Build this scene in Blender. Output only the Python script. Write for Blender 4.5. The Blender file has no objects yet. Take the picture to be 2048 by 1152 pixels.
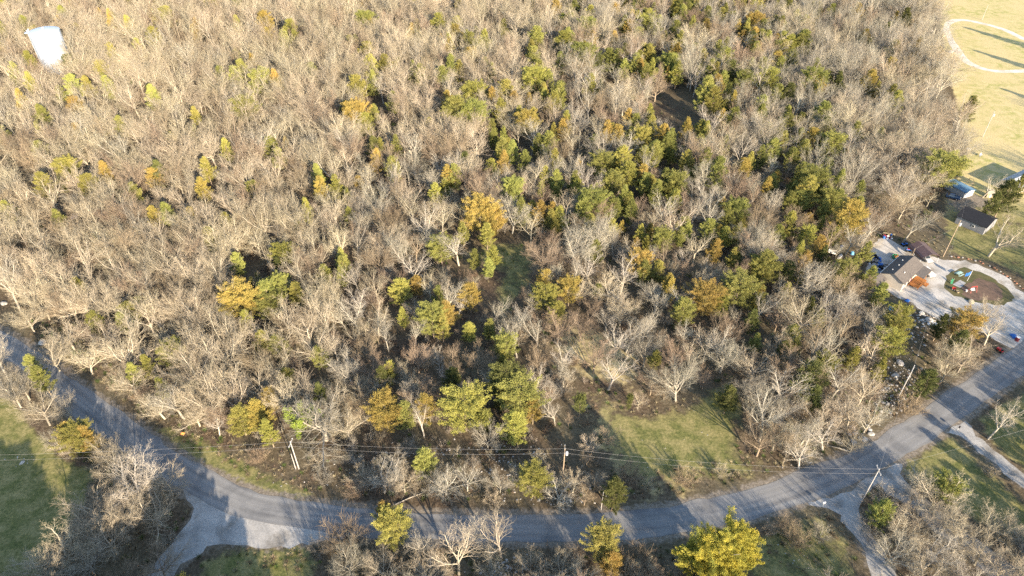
import bpy, math, random
import numpy as np
from mathutils import Vector, Matrix

# ------------------------------------------------------------------ camera, sky, sun, exposure
SC = bpy.context.scene
COL = SC.collection
H, PITCH, F = 115.0, math.radians(39.0), 1365.33
SUN_EL, SUN_AZ = math.radians(18.0), math.radians(-60.0)      # azimuth of the sun, counter-clockwise from +X

cam = bpy.data.objects.new("camera", bpy.data.cameras.new("camera"))
COL.objects.link(cam)
cam.data.sensor_width = 36.0
cam.data.lens = 24.0
cam.data.clip_end = 20000.0
cam.location = (0, 0, H)
cam.rotation_euler = (math.radians(90) - PITCH, 0, 0)
SC.camera = cam

W = bpy.data.worlds.new("World")
SC.world = W
W.use_nodes = True
nt = W.node_tree
bg = nt.nodes["Background"]
sky = nt.nodes.new("ShaderNodeTexSky")
sky.sky_type = 'NISHITA'
sky.sun_disc = False
sky.sun_elevation = SUN_EL
sky.sun_rotation = math.radians(90) - SUN_AZ
sky.air_density = 1.0
sky.dust_density = 0.6
nt.links.new(sky.outputs[0], bg.inputs[0])
bg.inputs[1].default_value = 0.135

sun = bpy.data.objects.new("sun", bpy.data.lights.new("sun", 'SUN'))
COL.objects.link(sun)
sun.data.energy = 5.0
sun.data.angle = math.radians(0.53)
sun.data.color = (1.0, 0.84, 0.63)
sd = Vector((math.cos(SUN_AZ) * math.cos(SUN_EL), math.sin(SUN_AZ) * math.cos(SUN_EL), math.sin(SUN_EL)))
sun.rotation_euler = sd.to_track_quat('Z', 'Y').to_euler()

SC.view_settings.view_transform = 'Standard'
SC.view_settings.look = 'None'
SC.view_settings.exposure = 1.65
SC.view_settings.gamma = 1.0
SC.render.engine = 'CYCLES'
SC.cycles.max_bounces = 4
SC.cycles.diffuse_bounces = 2
SC.cycles.glossy_bounces = 1
SC.cycles.transmission_bounces = 2
SC.cycles.use_denoising = False

R = random.Random(7)
NR = np.random.RandomState(7)


def P(u, v, z=0.0):
    """a point of the photograph -> where its ray meets the height z (used only to read distances off the photo)"""
    a = (u - 1024) / F
    b = -(v - 576) / F
    dy = math.cos(PITCH) + b * math.sin(PITCH)
    dz = -math.sin(PITCH) + b * math.cos(PITCH)
    t = (z - H) / dz
    return Vector((a * t, dy * t, z))


def to_px(x, y, z=0.0):
    Y = y * math.cos(PITCH) + (H - z) * math.sin(PITCH)
    U = y * math.sin(PITCH) - (H - z) * math.cos(PITCH)
    if Y <= 1:
        return (-9999, -9999, 1e9)
    return (1024 + F * x / Y, 576 - F * U / Y, Y)


def tall(base, top):
    """height of an upright thing from the pixels of its foot and its head"""
    b = P(*base)
    best = (1e9, 0)
    for k in range(10, 300):
        h = k * 0.1
        q = to_px(b.x, b.y, h)
        d = abs(q[1] - top[1])
        best = min(best, (d, h))
    return best[1]


# ------------------------------------------------------------------ materials
def mat(name, col, rough=0.9, noise=None, scale=3.0, bump=0.0, rand=0.0, metal=0.0, coords='Object', spec=0.2, detail=5.0, bscale=None):
    m = bpy.data.materials.new(name)
    m.use_nodes = True
    n = m.node_tree.nodes
    l = m.node_tree.links
    b = n["Principled BSDF"]
    b.inputs["Roughness"].default_value = rough
    b.inputs["Metallic"].default_value = metal
    b.inputs["Specular IOR Level"].default_value = spec
    c = (*col, 1)
    b.inputs["Base Color"].default_value = c
    out = None
    if noise is not None:
        tc = n.new("ShaderNodeTexCoord")
        tx = n.new("ShaderNodeTexNoise")
        tx.inputs["Scale"].default_value = scale
        tx.inputs["Detail"].default_value = detail
        l.new(tc.outputs[coords], tx.inputs["Vector"])
        rp = n.new("ShaderNodeValToRGB")
        rp.color_ramp.elements[0].position = 0.3
        rp.color_ramp.elements[1].position = 0.7
        rp.color_ramp.elements[0].color = (*noise, 1)
        rp.color_ramp.elements[1].color = c
        l.new(tx.outputs[0], rp.inputs[0])
        out = rp.outputs[0]
        if bump:
            bp = n.new("ShaderNodeBump")
            bp.inputs["Strength"].default_value = bump
            bp.inputs["Distance"].default_value = 0.1
            l.new(tx.outputs[0], bp.inputs["Height"])
            l.new(bp.outputs[0], b.inputs["Normal"])
    if rand:
        oi = n.new("ShaderNodeObjectInfo")
        hs = n.new("ShaderNodeHueSaturation")
        if out is None:
            hs.inputs["Color"].default_value = c
        else:
            l.new(out, hs.inputs["Color"])
        mp = n.new("ShaderNodeMapRange")
        mp.inputs["To Min"].default_value = 1 - rand
        mp.inputs["To Max"].default_value = 1 + rand
        l.new(oi.outputs["Random"], mp.inputs["Value"])
        l.new(mp.outputs[0], hs.inputs["Value"])
        mh = n.new("ShaderNodeMapRange")
        mh.inputs["To Min"].default_value = 0.488
        mh.inputs["To Max"].default_value = 0.512
        mu = n.new("ShaderNodeMath")
        mu.operation = 'MULTIPLY'
        mu.inputs[1].default_value = 17.31
        fr = n.new("ShaderNodeMath")
        fr.operation = 'FRACT'
        l.new(oi.outputs["Random"], mu.inputs[0])
        l.new(mu.outputs[0], fr.inputs[0])
        l.new(fr.outputs[0], mh.inputs["Value"])
        l.new(mh.outputs[0], hs.inputs["Hue"])
        out = hs.outputs[0]
    if out is not None:
        l.new(out, b.inputs["Base Color"])
    return m


BARK = {
    'pale': mat("pale bark", (0.46, 0.405, 0.31), noise=(0.32, 0.275, 0.205), scale=0.6, rand=0.2),
    'grey': mat("grey bark", (0.43, 0.39, 0.32), noise=(0.30, 0.27, 0.215), scale=0.6, rand=0.2),
    'brown': mat("brown bark", (0.32, 0.255, 0.185), noise=(0.21, 0.165, 0.115), scale=0.6, rand=0.2),
    'white': mat("whitish bark", (0.46, 0.42, 0.35), noise=(0.33, 0.295, 0.24), scale=0.8, rand=0.12),
}
TWIG = {
    'pale': mat("pale twigs", (0.38, 0.32, 0.225), rand=0.22),
    'grey': mat("grey twigs", (0.30, 0.27, 0.21), rand=0.22),
    'brown': mat("brown twigs", (0.27, 0.205, 0.14), rand=0.22),
    'white': mat("whitish twigs", (0.38, 0.335, 0.27), rand=0.15),
}
LEAF = {
    'g': mat("green needles", (0.29, 0.285, 0.075), noise=(0.175, 0.185, 0.055), scale=0.5, rand=0.3),
    'y': mat("olive needles", (0.33, 0.30, 0.075), noise=(0.21, 0.205, 0.055), scale=0.5, rand=0.28),
    'o': mat("bronze needles", (0.39, 0.275, 0.075), noise=(0.25, 0.21, 0.06), scale=0.5, rand=0.22),
    'd': mat("dark needles", (0.14, 0.145, 0.045), noise=(0.085, 0.095, 0.03), scale=0.5, rand=0.25),
    'lime': mat("yellow green needles", (0.56, 0.46, 0.07), noise=(0.26, 0.27, 0.06), scale=0.45),
    'ivy': mat("ivy leaves", (0.25, 0.31, 0.05), noise=(0.15, 0.2, 0.035), scale=1.5),
}
BRUSH = mat("brown brush", (0.20, 0.145, 0.10), rand=0.4)
BRUSH2 = mat("grey brush", (0.25, 0.215, 0.17), rand=0.35)
STRAW = mat("dry grass", (0.27, 0.225, 0.14), rand=0.35)
GREENB = mat("green weeds", (0.085, 0.12, 0.03), rand=0.35)
STONE = mat("limestone", (0.50, 0.47, 0.43), noise=(0.34, 0.31, 0.27), scale=1.5, rand=0.15, bump=0.4)
WOODP = mat("weathered pole wood", (0.40, 0.31, 0.22), noise=(0.25, 0.19, 0.13), scale=4)
GREYP = mat("silver grey pole wood", (0.46, 0.43, 0.40), noise=(0.30, 0.28, 0.26), scale=4)
METAL = mat("galvanised metal", (0.55, 0.57, 0.6), rough=0.45, metal=0.4)
WIREM = mat("aluminium wire", (0.42, 0.40, 0.38), rough=0.6, metal=0.2)
BLACK = mat("black rubber", (0.02, 0.02, 0.02), rough=0.7)
GLASS = mat("dark window glass", (0.03, 0.04, 0.05), rough=0.08, spec=0.8)
WHITEP = mat("white paint", (0.78, 0.77, 0.74), rough=0.6, noise=(0.68, 0.66, 0.62), scale=2)
TANKM = mat("white tank paint", (0.40, 0.45, 0.53), rough=0.5, noise=(0.33, 0.38, 0.45), scale=0.35)


# ------------------------------------------------------------------ mesh helpers
class MB:
    def __init__(s):
        s.v, s.f, s.m = [], [], []

    def add(s, vs, fs, mi=0):
        o = len(s.v)
        s.v += [tuple(v) for v in vs]
        s.f += [tuple(o + i for i in f) for f in fs]
        s.m += [mi] * len(fs)
        return s

    def box(s, c, size, rz=0.0, mi=0, rx=0.0, ry=0.0):
        M = Matrix.Translation(Vector(c)) @ Matrix.Rotation(rz, 4, 'Z') @ Matrix.Rotation(ry, 4, 'Y') @ Matrix.Rotation(rx, 4, 'X')
        x, y, z = size[0] / 2, size[1] / 2, size[2] / 2
        vs = [M @ Vector(p) for p in ((-x, -y, -z), (x, -y, -z), (x, y, -z), (-x, y, -z), (-x, -y, z), (x, -y, z), (x, y, z), (-x, y, z))]
        return s.add(vs, [(0, 3, 2, 1), (4, 5, 6, 7), (0, 1, 5, 4), (1, 2, 6, 5), (2, 3, 7, 6), (3, 0, 4, 7)], mi)

    def tube(s, pts, rad, n=6, mi=0, caps=True):
        rings = []
        pts = [Vector(p) for p in pts]
        for i, p in enumerate(pts):
            d = (pts[min(i + 1, len(pts) - 1)] - pts[max(i - 1, 0)]).normalized()
            a = d.orthogonal().normalized() if abs(d.z) < 0.98 else Vector((1, 0, 0))
            a = (a - d * a.dot(d)).normalized()
            b = d.cross(a)
            r = rad[i] if isinstance(rad, (list, tuple)) else rad
            rings.append([p + (a * math.cos(t) + b * math.sin(t)) * r for t in (2 * math.pi * k / n for k in range(n))])
        vs = [q for r in rings for q in r]
        fs = [(i * n + k, i * n + (k + 1) % n, (i + 1) * n + (k + 1) % n, (i + 1) * n + k) for i in range(len(pts) - 1) for k in range(n)]
        if caps:
            fs += [tuple(range(n - 1, -1, -1)), tuple((len(pts) - 1) * n + k for k in range(n))]
        return s.add(vs, fs, mi)

    def lathe(s, prof, n=24, c=(0, 0, 0), mi=0, axis='Z'):
        vs = []
        for r, z in prof:
            for k in range(n):
                t = 2 * math.pi * k / n
                p = (r * math.cos(t), r * math.sin(t), z)
                if axis == 'X':
                    p = (p[2], p[0], p[1])
                if axis == 'Y':
                    p = (p[0], p[2], p[1])
                vs.append((c[0] + p[0], c[1] + p[1], c[2] + p[2]))
        fs = [(i * n + k, i * n + (k + 1) % n, (i + 1) * n + (k + 1) % n, (i + 1) * n + k) for i in range(len(prof) - 1) for k in range(n)]
        fs += [tuple(range(n - 1, -1, -1)), tuple((len(prof) - 1) * n + k for k in range(n))]
        return s.add(vs, fs, mi)

    def prism(s, poly, z0, z1, mi=0):
        n = len(poly)
        vs = [(x, y, z0) for x, y in poly] + [(x, y, z1) for x, y in poly]
        return s.add(vs, [tuple(range(n - 1, -1, -1)), tuple(range(n, 2 * n))] + [(k, (k + 1) % n, n + (k + 1) % n, n + k) for k in range(n)], mi)

    def obj(s, name, mats, parent=None, smooth=False, bevel=0.0):
        me = bpy.data.meshes.new(name)
        me.from_pydata(s.v, [], s.f)
        for m in (mats if isinstance(mats, (list, tuple)) else [mats]):
            me.materials.append(m)
        me.polygons.foreach_set("material_index", s.m)
        if smooth:
            me.polygons.foreach_set("use_smooth", [True] * len(s.f))
        me.update()
        o = bpy.data.objects.new(name, me)
        COL.objects.link(o)
        if parent is not None:
            o.parent = parent
        if bevel:
            b = o.modifiers.new("bevel", 'BEVEL')
            b.width = bevel
            b.segments = 2
            b.limit_method = 'ANGLE'
        return o


def tag(o, label=None, cat=None, group=None, kind=None):
    if label:
        o["label"] = label
    if cat:
        o["category"] = cat
    if group:
        o["group"] = group
    if kind:
        o["kind"] = kind
    return o


def thing(name, label, cat, loc=(0, 0, 0), rz=0.0, group=None):
    o = bpy.data.objects.new(name, None)
    o.empty_display_size = 0.5
    COL.objects.link(o)
    o.location = loc
    o.rotation_euler = (0, 0, rz)
    return tag(o, label, cat, group)


def np_mesh(name, V, Fq, mats, midx=None, smooth=True):
    """V (n,3), Fq (m,k) with k = 3 or 4"""
    me = bpy.data.meshes.new(name)
    k = Fq.shape[1]
    me.vertices.add(len(V))
    me.vertices.foreach_set("co", np.asarray(V, dtype=np.float32).ravel())
    me.loops.add(Fq.size)
    me.loops.foreach_set("vertex_index", np.asarray(Fq, dtype=np.int32).ravel())
    me.polygons.add(len(Fq))
    me.polygons.foreach_set("loop_start", np.arange(0, Fq.size, k, dtype=np.int32))
    me.polygons.foreach_set("loop_total", np.full(len(Fq), k, dtype=np.int32))
    for m in mats:
        me.materials.append(m)
    if midx is not None:
        me.polygons.foreach_set("material_index", np.asarray(midx, dtype=np.int32))
    me.polygons.foreach_set("use_smooth", np.full(len(Fq), smooth))
    me.update(calc_edges=True)
    return me


def segs_mesh(name, segs, n, mats):
    """segs: array (m,8) p0 p1 r0 r1 -> open prisms with n sides"""
    S = np.asarray(segs, dtype=np.float64)
    p0, p1, r0, r1 = S[:, 0:3], S[:, 3:6], S[:, 6], S[:, 7]
    d = p1 - p0
    d /= np.linalg.norm(d, axis=1)[:, None] + 1e-9
    ref = np.where(np.abs(d[:, 2:3]) > 0.9, np.array([[1.0, 0, 0]]), np.array([[0, 0, 1.0]]))
    a = np.cross(d, ref)
    a /= np.linalg.norm(a, axis=1)[:, None] + 1e-9
    b = np.cross(d, a)
    m = len(S)
    V = np.zeros((m, 2, n, 3))
    for k in range(n):
        t = 2 * math.pi * k / n
        o = a * math.cos(t) + b * math.sin(t)
        V[:, 0, k] = p0 + o * r0[:, None]
        V[:, 1, k] = p1 + o * r1[:, None]
    V = V.reshape(-1, 3)
    base = (np.arange(m) * 2 * n)[:, None]
    Fs = []
    for k in range(n):
        k2 = (k + 1) % n
        Fs.append(np.hstack([base + k, base + k2, base + n + k2, base + n + k]))
    return V, np.vstack(Fs)


def merge(parts):
    """[(V,F,matindex)] -> V,F,midx"""
    Vs, Fs, Ms, o = [], [], [], 0
    for V, Fq, mi in parts:
        Vs.append(V)
        Fs.append(Fq + o)
        Ms.append(np.full(len(Fq), mi))
        o += len(V)
    return np.vstack(Vs), np.vstack(Fs), np.concatenate(Ms)


# ------------------------------------------------------------------ bare trees
def grow(rng, p, d, L, r, level, prm, out):
    """one branch as a chain of segments with its children"""
    nseg = prm['nseg'][level]
    wig = prm['wig'][level]
    up = prm['up'][level]
    pts = [p]
    dirs = [d]
    for i in range(nseg):
        d = (d + Vector((rng.gauss(0, wig), rng.gauss(0, wig), rng.gauss(0, wig) + up))).normalized()
        q = pts[-1] + d * (L / nseg)
        if q.z < 0.15:
            q.z = 0.15
        pts.append(q)
        dirs.append(d)
    rend = r * prm['taper'][level]
    for i in range(nseg):
        a = r + (rend - r) * i / nseg
        b = r + (rend - r) * (i + 1) / nseg
        out[level].append((*pts[i], *pts[i + 1], a, b))
    if level >= len(prm['nseg']) - 1:
        return
    nch = prm['n'][level]
    t0 = prm['t0'][level]
    roll = rng.uniform(0, 6.28)
    for c in range(nch):
        t = t0 + (1 - t0) * (c + rng.uniform(0.2, 1.0)) / nch
        t = min(t, 1.0)
        i = min(int(t * nseg), nseg - 1)
        f = t * nseg - i
        q = pts[i].lerp(pts[i + 1], f)
        dd = dirs[i + 1]
        roll += 2.4 + rng.uniform(-0.5, 0.5)
        ang = math.radians(rng.gauss(prm['ang'][level], 8)) * (1.15 - 0.45 * t)
        a = dd.orthogonal().normalized()
        a = Matrix.Rotation(roll, 3, dd) @ a
        nd = (dd * math.cos(ang) + a * math.sin(ang)).normalized()
        if level > 0 and nd.z < -0.15:
            nd.z *= 0.3
            nd.normalize()
        cl = L * prm['ratio'][level] * rng.uniform(0.7, 1.15) * (1.25 - 0.55 * t)
        cr = (r + (rend - r) * t) * prm['rr'][level]
        grow(rng, q, nd, cl, max(cr, prm['rmin']), level + 1, prm, out)


def bare_tree(seed, style):
    rng = random.Random(seed)
    out = [[] for _ in range(5)]
    if style == 'forest':      # tall, crown swept up
        prm = dict(nseg=[5, 6, 4, 3, 2], wig=[.04, .08, .10, .12, .15], up=[.03, .08, .05, .03, .02], taper=[.5, .28, .35, .4, .5],
                   n=[8, 8, 6, 4], t0=[.38, .20, .12, .12], ang=[46, 38, 38, 38], ratio=[.64, .48, .50, .46], rr=[.6, .52, .5, .55], rmin=.0085)
        grow(rng, Vector((0, 0, 0)), Vector((rng.gauss(0, .04), rng.gauss(0, .04), 1)), 8.6, .18, 0, prm, out)
    elif style == 'fork':      # a few long leaders
        prm = dict(nseg=[3, 7, 5, 3, 2], wig=[.05, .09, .11, .13, .15], up=[.03, .05, .04, .03, .02], taper=[.8, .26, .3, .4, .5],
                   n=[5, 10, 7, 4], t0=[.65, .14, .12, .12], ang=[35, 42, 40, 38], ratio=[1.85, .42, .50, .46], rr=[.64, .46, .5, .55], rmin=.0085)
        grow(rng, Vector((0, 0, 0)), Vector((rng.gauss(0, .05), rng.gauss(0, .05), 1)), 3.9, .21, 0, prm, out)
    elif style == 'spread':    # open-grown, wide, crooked limbs
        prm = dict(nseg=[3, 8, 6, 4, 2], wig=[.06, .15, .16, .18, .2], up=[.03, .045, .05, .04, .02], taper=[.8, .28, .3, .4, .5],
                   n=[9, 12, 8, 5], t0=[.5, .14, .12, .12], ang=[60, 46, 44, 42], ratio=[2.0, .42, .50, .46], rr=[.54, .43, .5, .55], rmin=.009)
        grow(rng, Vector((0, 0, 0)), Vector((rng.gauss(0, .06), rng.gauss(0, .06), 1)), 3.0, .27, 0, prm, out)
    elif style == 'fan':       # dense fine fan of twigs (elm, hackberry)
        prm = dict(nseg=[3, 6, 5, 3, 2], wig=[.05, .08, .09, .11, .13], up=[.03, .035, .04, .03, .02], taper=[.8, .28, .3, .4, .5],
                   n=[9, 11, 8, 5], t0=[.40, .14, .12, .1], ang=[50, 35, 33, 32], ratio=[1.85, .46, .52, .50], rr=[.54, .43, .48, .55], rmin=.008)
        grow(rng, Vector((0, 0, 0)), Vector((rng.gauss(0, .05), rng.gauss(0, .05), 1)), 3.6, .20, 0, prm, out)
    trunk = out[0] + out[1]
    tw = out[2] + out[3] + out[4]
    # drop the whole tree in the unit frame: thing scale sets the height
    return trunk, out[2], out[3] + out[4]


def tree_meshes(tag_, style, seed, bark):
    trunk, limbs, twigs = bare_tree(seed, style)
    Vt, Ft = segs_mesh(tag_, trunk, 6, None)
    Vl, Fl = segs_mesh(tag_, limbs, 4, None)
    Vw, Fw = segs_mesh(tag_, twigs, 3, None)
    top = max(Vw[:, 2].max(), Vt[:, 2].max())
    mt = np_mesh("bare tree trunk", Vt, Ft, [BARK[bark]])
    V, Fq, mi = merge([(Vl, Fl, 0), (Vw, Fw, 1)])
    mc = np_mesh("bare tree crown", V, Fq, [BARK[bark], TWIG[bark]], mi)
    V, Fq, mi = merge([(Vt, Ft, 0), (Vl, Fl, 0), (Vw, Fw, 1)])
    ma = np_mesh("bare tree whole", V, Fq, [BARK[bark], TWIG[bark]], mi)
    rad = float(np.percentile(np.hypot(Vw[:, 0], Vw[:, 1]), 95))
    return dict(trunk=mt, crown=mc, whole=ma, h=float(top), r=rad, bark=bark, style=style)


BT = []
for i, (st, bk) in enumerate([('forest', 'pale'), ('forest', 'grey'), ('forest', 'brown'), ('fork', 'pale'), ('fork', 'grey'), ('fork', 'white'),
                              ('spread', 'pale'), ('spread', 'white'), ('spread', 'grey'), ('fan', 'pale'), ('fan', 'grey'), ('fan', 'brown')]):
    BT.append(tree_meshes("t", st, 100 + i * 13, bk))


# ------------------------------------------------------------------ cedars and other leafy crowns
def leafy(seed, h, rmax, prof, nb, per, size, base=0.12, lobes=3, amp=0.25):
    """foliage fronds gathered in clumps at the ends of uneven sprays; prof(t) is the radius factor by height fraction"""
    rs = np.random.RandomState(seed)
    ph = rs.uniform(0, 6.28, 4)
    pts, szs, dirs, brs = [], [], [], []
    for i in range(nb):
        t = rs.uniform(0, 1) ** 0.8
        az = rs.uniform(0, 6.28)
        lob = 1 + amp * (math.sin(lobes * az + ph[0] + 4 * t) * 0.6 + math.sin(5 * az + ph[1] - 7 * t) * 0.5)
        rr = rmax * prof(t) * lob * rs.uniform(0.45, 1.3)
        z0 = h * (base + (1 - base) * t)
        lift = rs.uniform(0.25, 0.8) * rr
        end = np.array([math.cos(az) * rr, math.sin(az) * rr, min(z0 + lift, h * 1.03)])
        st = np.array([0, 0, z0 - 0.15 * rr])
        d = end - st
        k = max(10, int(per * (0.3 + rr / rmax)))
        u = 1 - np.abs(rs.normal(0, 0.2, k))
        cl = rmax * (0.06 + 0.085 * rs.uniform(0.3, 1.2))
        q = st + d * (1 - np.abs(1 - u) * 1.3)[:, None] + rs.normal(0, 1, (k, 3)) * (cl * (0.35 + 1.6 * np.clip(1 - u, 0, .5)))[:, None] * np.array([1, 1, 0.7])
        pts.append(q)
        szs.append(size * rs.uniform(0.6, 1.3, k))
        dirs.append(np.tile(d / (np.linalg.norm(d) + 1e-6), (k, 1)))
        if i % 4 == 0:
            brs.append((*st, *end, 0.035, 0.012))
    Pn = np.vstack(pts)
    Sz = np.concatenate(szs)
    Dn = np.vstack(dirs)
    Pn[:, 2] = np.maximum(Pn[:, 2], 0.12)
    n = len(Pn)
    a = rs.normal(0, .75, (n, 3)) + Dn
    a[:, 2] += 0.3
    a /= np.linalg.norm(a, axis=1)[:, None]
    b = np.cross(a, rs.normal(0, 1, (n, 3)))
    b /= np.linalg.norm(b, axis=1)[:, None]
    c = np.cross(a, b)
    V = np.stack([Pn - b * (Sz * .45)[:, None], Pn + b * (Sz * .45)[:, None], Pn + a * (Sz * 1.5)[:, None],
                  Pn - c * (Sz * .45)[:, None], Pn + c * (Sz * .45)[:, None], Pn + a * (Sz * 1.3)[:, None] + b * (Sz * .3)[:, None]], axis=1).reshape(-1, 3)
    Fq = np.arange(len(V)).reshape(-1, 3)
    return V, Fq, brs


def cedar_meshes(seed, h, rmax, kind):
    if kind == 'cone':
        prof = lambda t: (1 - t) ** 0.75 * 0.98 * min(1, 0.45 + 4 * t) + 0.04
    elif kind == 'round':
        prof = lambda t: math.sqrt(max(0.02, 1 - (abs(t - 0.36) / 0.66) ** 2.1))
    else:
        prof = lambda t: (1 - t) ** 0.5 * min(1, 0.55 + 3 * t) + 0.03
    V, Fq, brs = leafy(seed, h, rmax, prof, 200, 100, 0.088, base=0.13 if kind != 'round' else 0.2)
    trunk = [(0, 0, 0, 0.02, 0.0, h * .5, .16, .10), (0.02, 0, h * .5, 0.0, 0.0, h * .93, .10, .02)] + [b for b in brs]
    Vt, Ft = segs_mesh("c", trunk, 5, None)
    return V, Fq, Vt, Ft, h, rmax


CEDAR = {}
CW = {}
shapes = [cedar_meshes(11, 8.0, 1.9, 'cone'), cedar_meshes(12, 7.5, 2.3, 'egg'), cedar_meshes(13, 7.0, 2.7, 'round'), cedar_meshes(14, 8.5, 2.1, 'egg'), cedar_meshes(15, 7.5, 2.1, 'cone')]
for si, (V, Fq, Vt, Ft, h, r) in enumerate(shapes):
    mt = np_mesh("cedar trunk", Vt, Ft, [BARK['brown']])
    mc = np_mesh("cedar crown", V, Fq, [LEAF['g']], smooth=False)
    for k in 'gyod':
        m2 = mc.copy()
        m2.materials[0] = LEAF[k]
        CEDAR[(si, k)] = dict(trunk=mt, crown=m2, h=h, r=r)

# ------------------------------------------------------------------ small plants for the ground cover
def brush_mesh(name, seed, h, n, mats, spread=0.6, kids=5, r=0.014):
    rng = random.Random(seed)
    segs = []
    for i in range(n):
        az = rng.uniform(0, 6.28)
        o = rng.uniform(0, .35) * h
        p = Vector((math.cos(az) * o, math.sin(az) * o, 0))
        d = Vector((math.cos(az) * spread * rng.random(), math.sin(az) * spread * rng.random(), 1)).normalized()
        L = h * rng.uniform(.5, 1.1)
        q = p + d * L * .5
        d2 = (d + Vector((rng.gauss(0, .3), rng.gauss(0, .3), 0))).normalized()
        e = q + d2 * L * .5
        segs += [(*p, *q, r * 1.4, r), (*q, *e, r, r * .6)]
        for k in range(kids):
            s = q.lerp(e, rng.random())
            dd = (d2 + Vector((rng.gauss(0, .7), rng.gauss(0, .7), rng.gauss(0, .4)))).normalized()
            t = s + dd * L * rng.uniform(.15, .4)
            segs.append((*s, *t, r * .7, r * .5))
    V, Fq = segs_mesh(name, segs, 3, None)
    return np_mesh(name, V, Fq, mats)


def tuft_mesh(name, seed, h, n, m, w=.03):
    rs = np.random.RandomState(seed)
    az = rs.uniform(0, 6.28, n)
    o = rs.uniform(0, .5, n)
    b = np.stack([np.cos(az) * o, np.sin(az) * o, np.zeros(n)], 1)
    L = h * rs.uniform(.5, 1.2, n)
    tip = b + np.stack([np.cos(az) * L * .5 + rs.normal(0, .12, n), np.sin(az) * L * .5 + rs.normal(0, .12, n), L], 1)
    s = np.stack([-np.sin(az), np.cos(az), np.zeros(n)], 1) * w
    V = np.stack([b - s, b + s, tip], 1).reshape(-1, 3)
    return np_mesh(name, V, np.arange(3 * n).reshape(-1, 3), [m], smooth=False)


def stone_mesh(name, seed, r=0.5):
    import bmesh
    bm = bmesh.new()
    bmesh.ops.create_icosphere(bm, subdivisions=2, radius=r)
    rs = random.Random(seed)
    off = Vector((rs.uniform(0, 99), rs.uniform(0, 99), 0))
    from mathutils import noise
    for v in bm.verts:
        k = 1 + 0.45 * noise.noise(v.co * 1.8 / r * .5 + off)
        v.co = v.co * k
        v.co.z *= 0.55
        v.co.z += r * 0.18
    me = bpy.data.meshes.new(name)
    bm.to_mesh(me)
    bm.free()
    me.materials.append(STONE)
    return me


def scatter_stuff(name, meshes, pts, rots, scls, vids, label, cat):
    """ONE stuff object: points on which geometry nodes set the plants"""
    col = bpy.data.collections.new(name + " sources")
    for i, me in enumerate(meshes):
        o = bpy.data.objects.new("%s_%02d" % (name, i), me)
        col.objects.link(o)
    me = bpy.data.meshes.new(name)
    me.vertices.add(len(pts))
    me.vertices.foreach_set("co", np.asarray(pts, dtype=np.float32).ravel())
    for nm, ty, arr in (("vid", 'INT', np.asarray(vids, dtype=np.int32)), ("rot", 'FLOAT_VECTOR', np.asarray(rots, dtype=np.float32).ravel()), ("scl", 'FLOAT_VECTOR', np.asarray(scls, dtype=np.float32).ravel())):
        a = me.attributes.new(nm, ty, 'POINT')
        a.data.foreach_set("vector" if ty == 'FLOAT_VECTOR' else "value", arr)
    ob = bpy.data.objects.new(name, me)
    COL.objects.link(ob)
    g = bpy.data.node_groups.new(name, 'GeometryNodeTree')
    g.interface.new_socket("Geometry", in_out='INPUT', socket_type='NodeSocketGeometry')
    g.interface.new_socket("Geometry", in_out='OUTPUT', socket_type='NodeSocketGeometry')
    N, L = g.nodes, g.links
    gi, go = N.new("NodeGroupInput"), N.new("NodeGroupOutput")
    ip = N.new("GeometryNodeInstanceOnPoints")
    ci = N.new("GeometryNodeCollectionInfo")
    ci.inputs["Collection"].default_value = col
    ci.inputs["Separate Children"].default_value = True
    ci.inputs["Reset Children"].default_value = True
    def attr(nm, ty):
        n = N.new("GeometryNodeInputNamedAttribute")
        n.data_type = ty
        n.inputs["Name"].default_value = nm
        return n.outputs["Attribute"]
    L.new(gi.outputs[0], ip.inputs["Points"])
    L.new(ci.outputs[0], ip.inputs["Instance"])
    ip.inputs["Pick Instance"].default_value = True
    L.new(attr("vid", 'INT'), ip.inputs["Instance Index"])
    e2r = N.new("FunctionNodeEulerToRotation")
    L.new(attr("rot", 'FLOAT_VECTOR'), e2r.inputs[0])
    L.new(e2r.outputs[0], ip.inputs["Rotation"])
    L.new(attr("scl", 'FLOAT_VECTOR'), ip.inputs["Scale"])
    L.new(ip.outputs[0], go.inputs[0])
    md = ob.modifiers.new("scatter", 'NODES')
    md.node_group = g
    return tag(ob, label, cat, kind="stuff")


# ------------------------------------------------------------------ plan of the place (world coordinates)
def W2(pix):
    return [(P(u, v).x, P(u, v).y) for u, v in pix]


def smooth_line(pts, step=2.0, closed=False):
    pts = [Vector((p[0], p[1])) for p in pts]
    n = len(pts)
    out = []
    rng = range(n if closed else n - 1)
    for i in rng:
        if closed:
            a, b, c, d = pts[(i - 1) % n], pts[i], pts[(i + 1) % n], pts[(i + 2) % n]
        else:
            a, b, c, d = pts[max(i - 1, 0)], pts[i], pts[i + 1], pts[min(i + 2, n - 1)]
        k = max(1, int((c - b).length / step))
        for j in range(k):
            t = j / k
            out.append(0.5 * ((2 * b) + (c - a) * t + (2 * a - 5 * b + 4 * c - d) * t * t + (3 * b - a - 3 * c + d) * t ** 3))
    if not closed:
        out.append(pts[-1])
    return [(p.x, p.y) for p in out]


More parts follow.
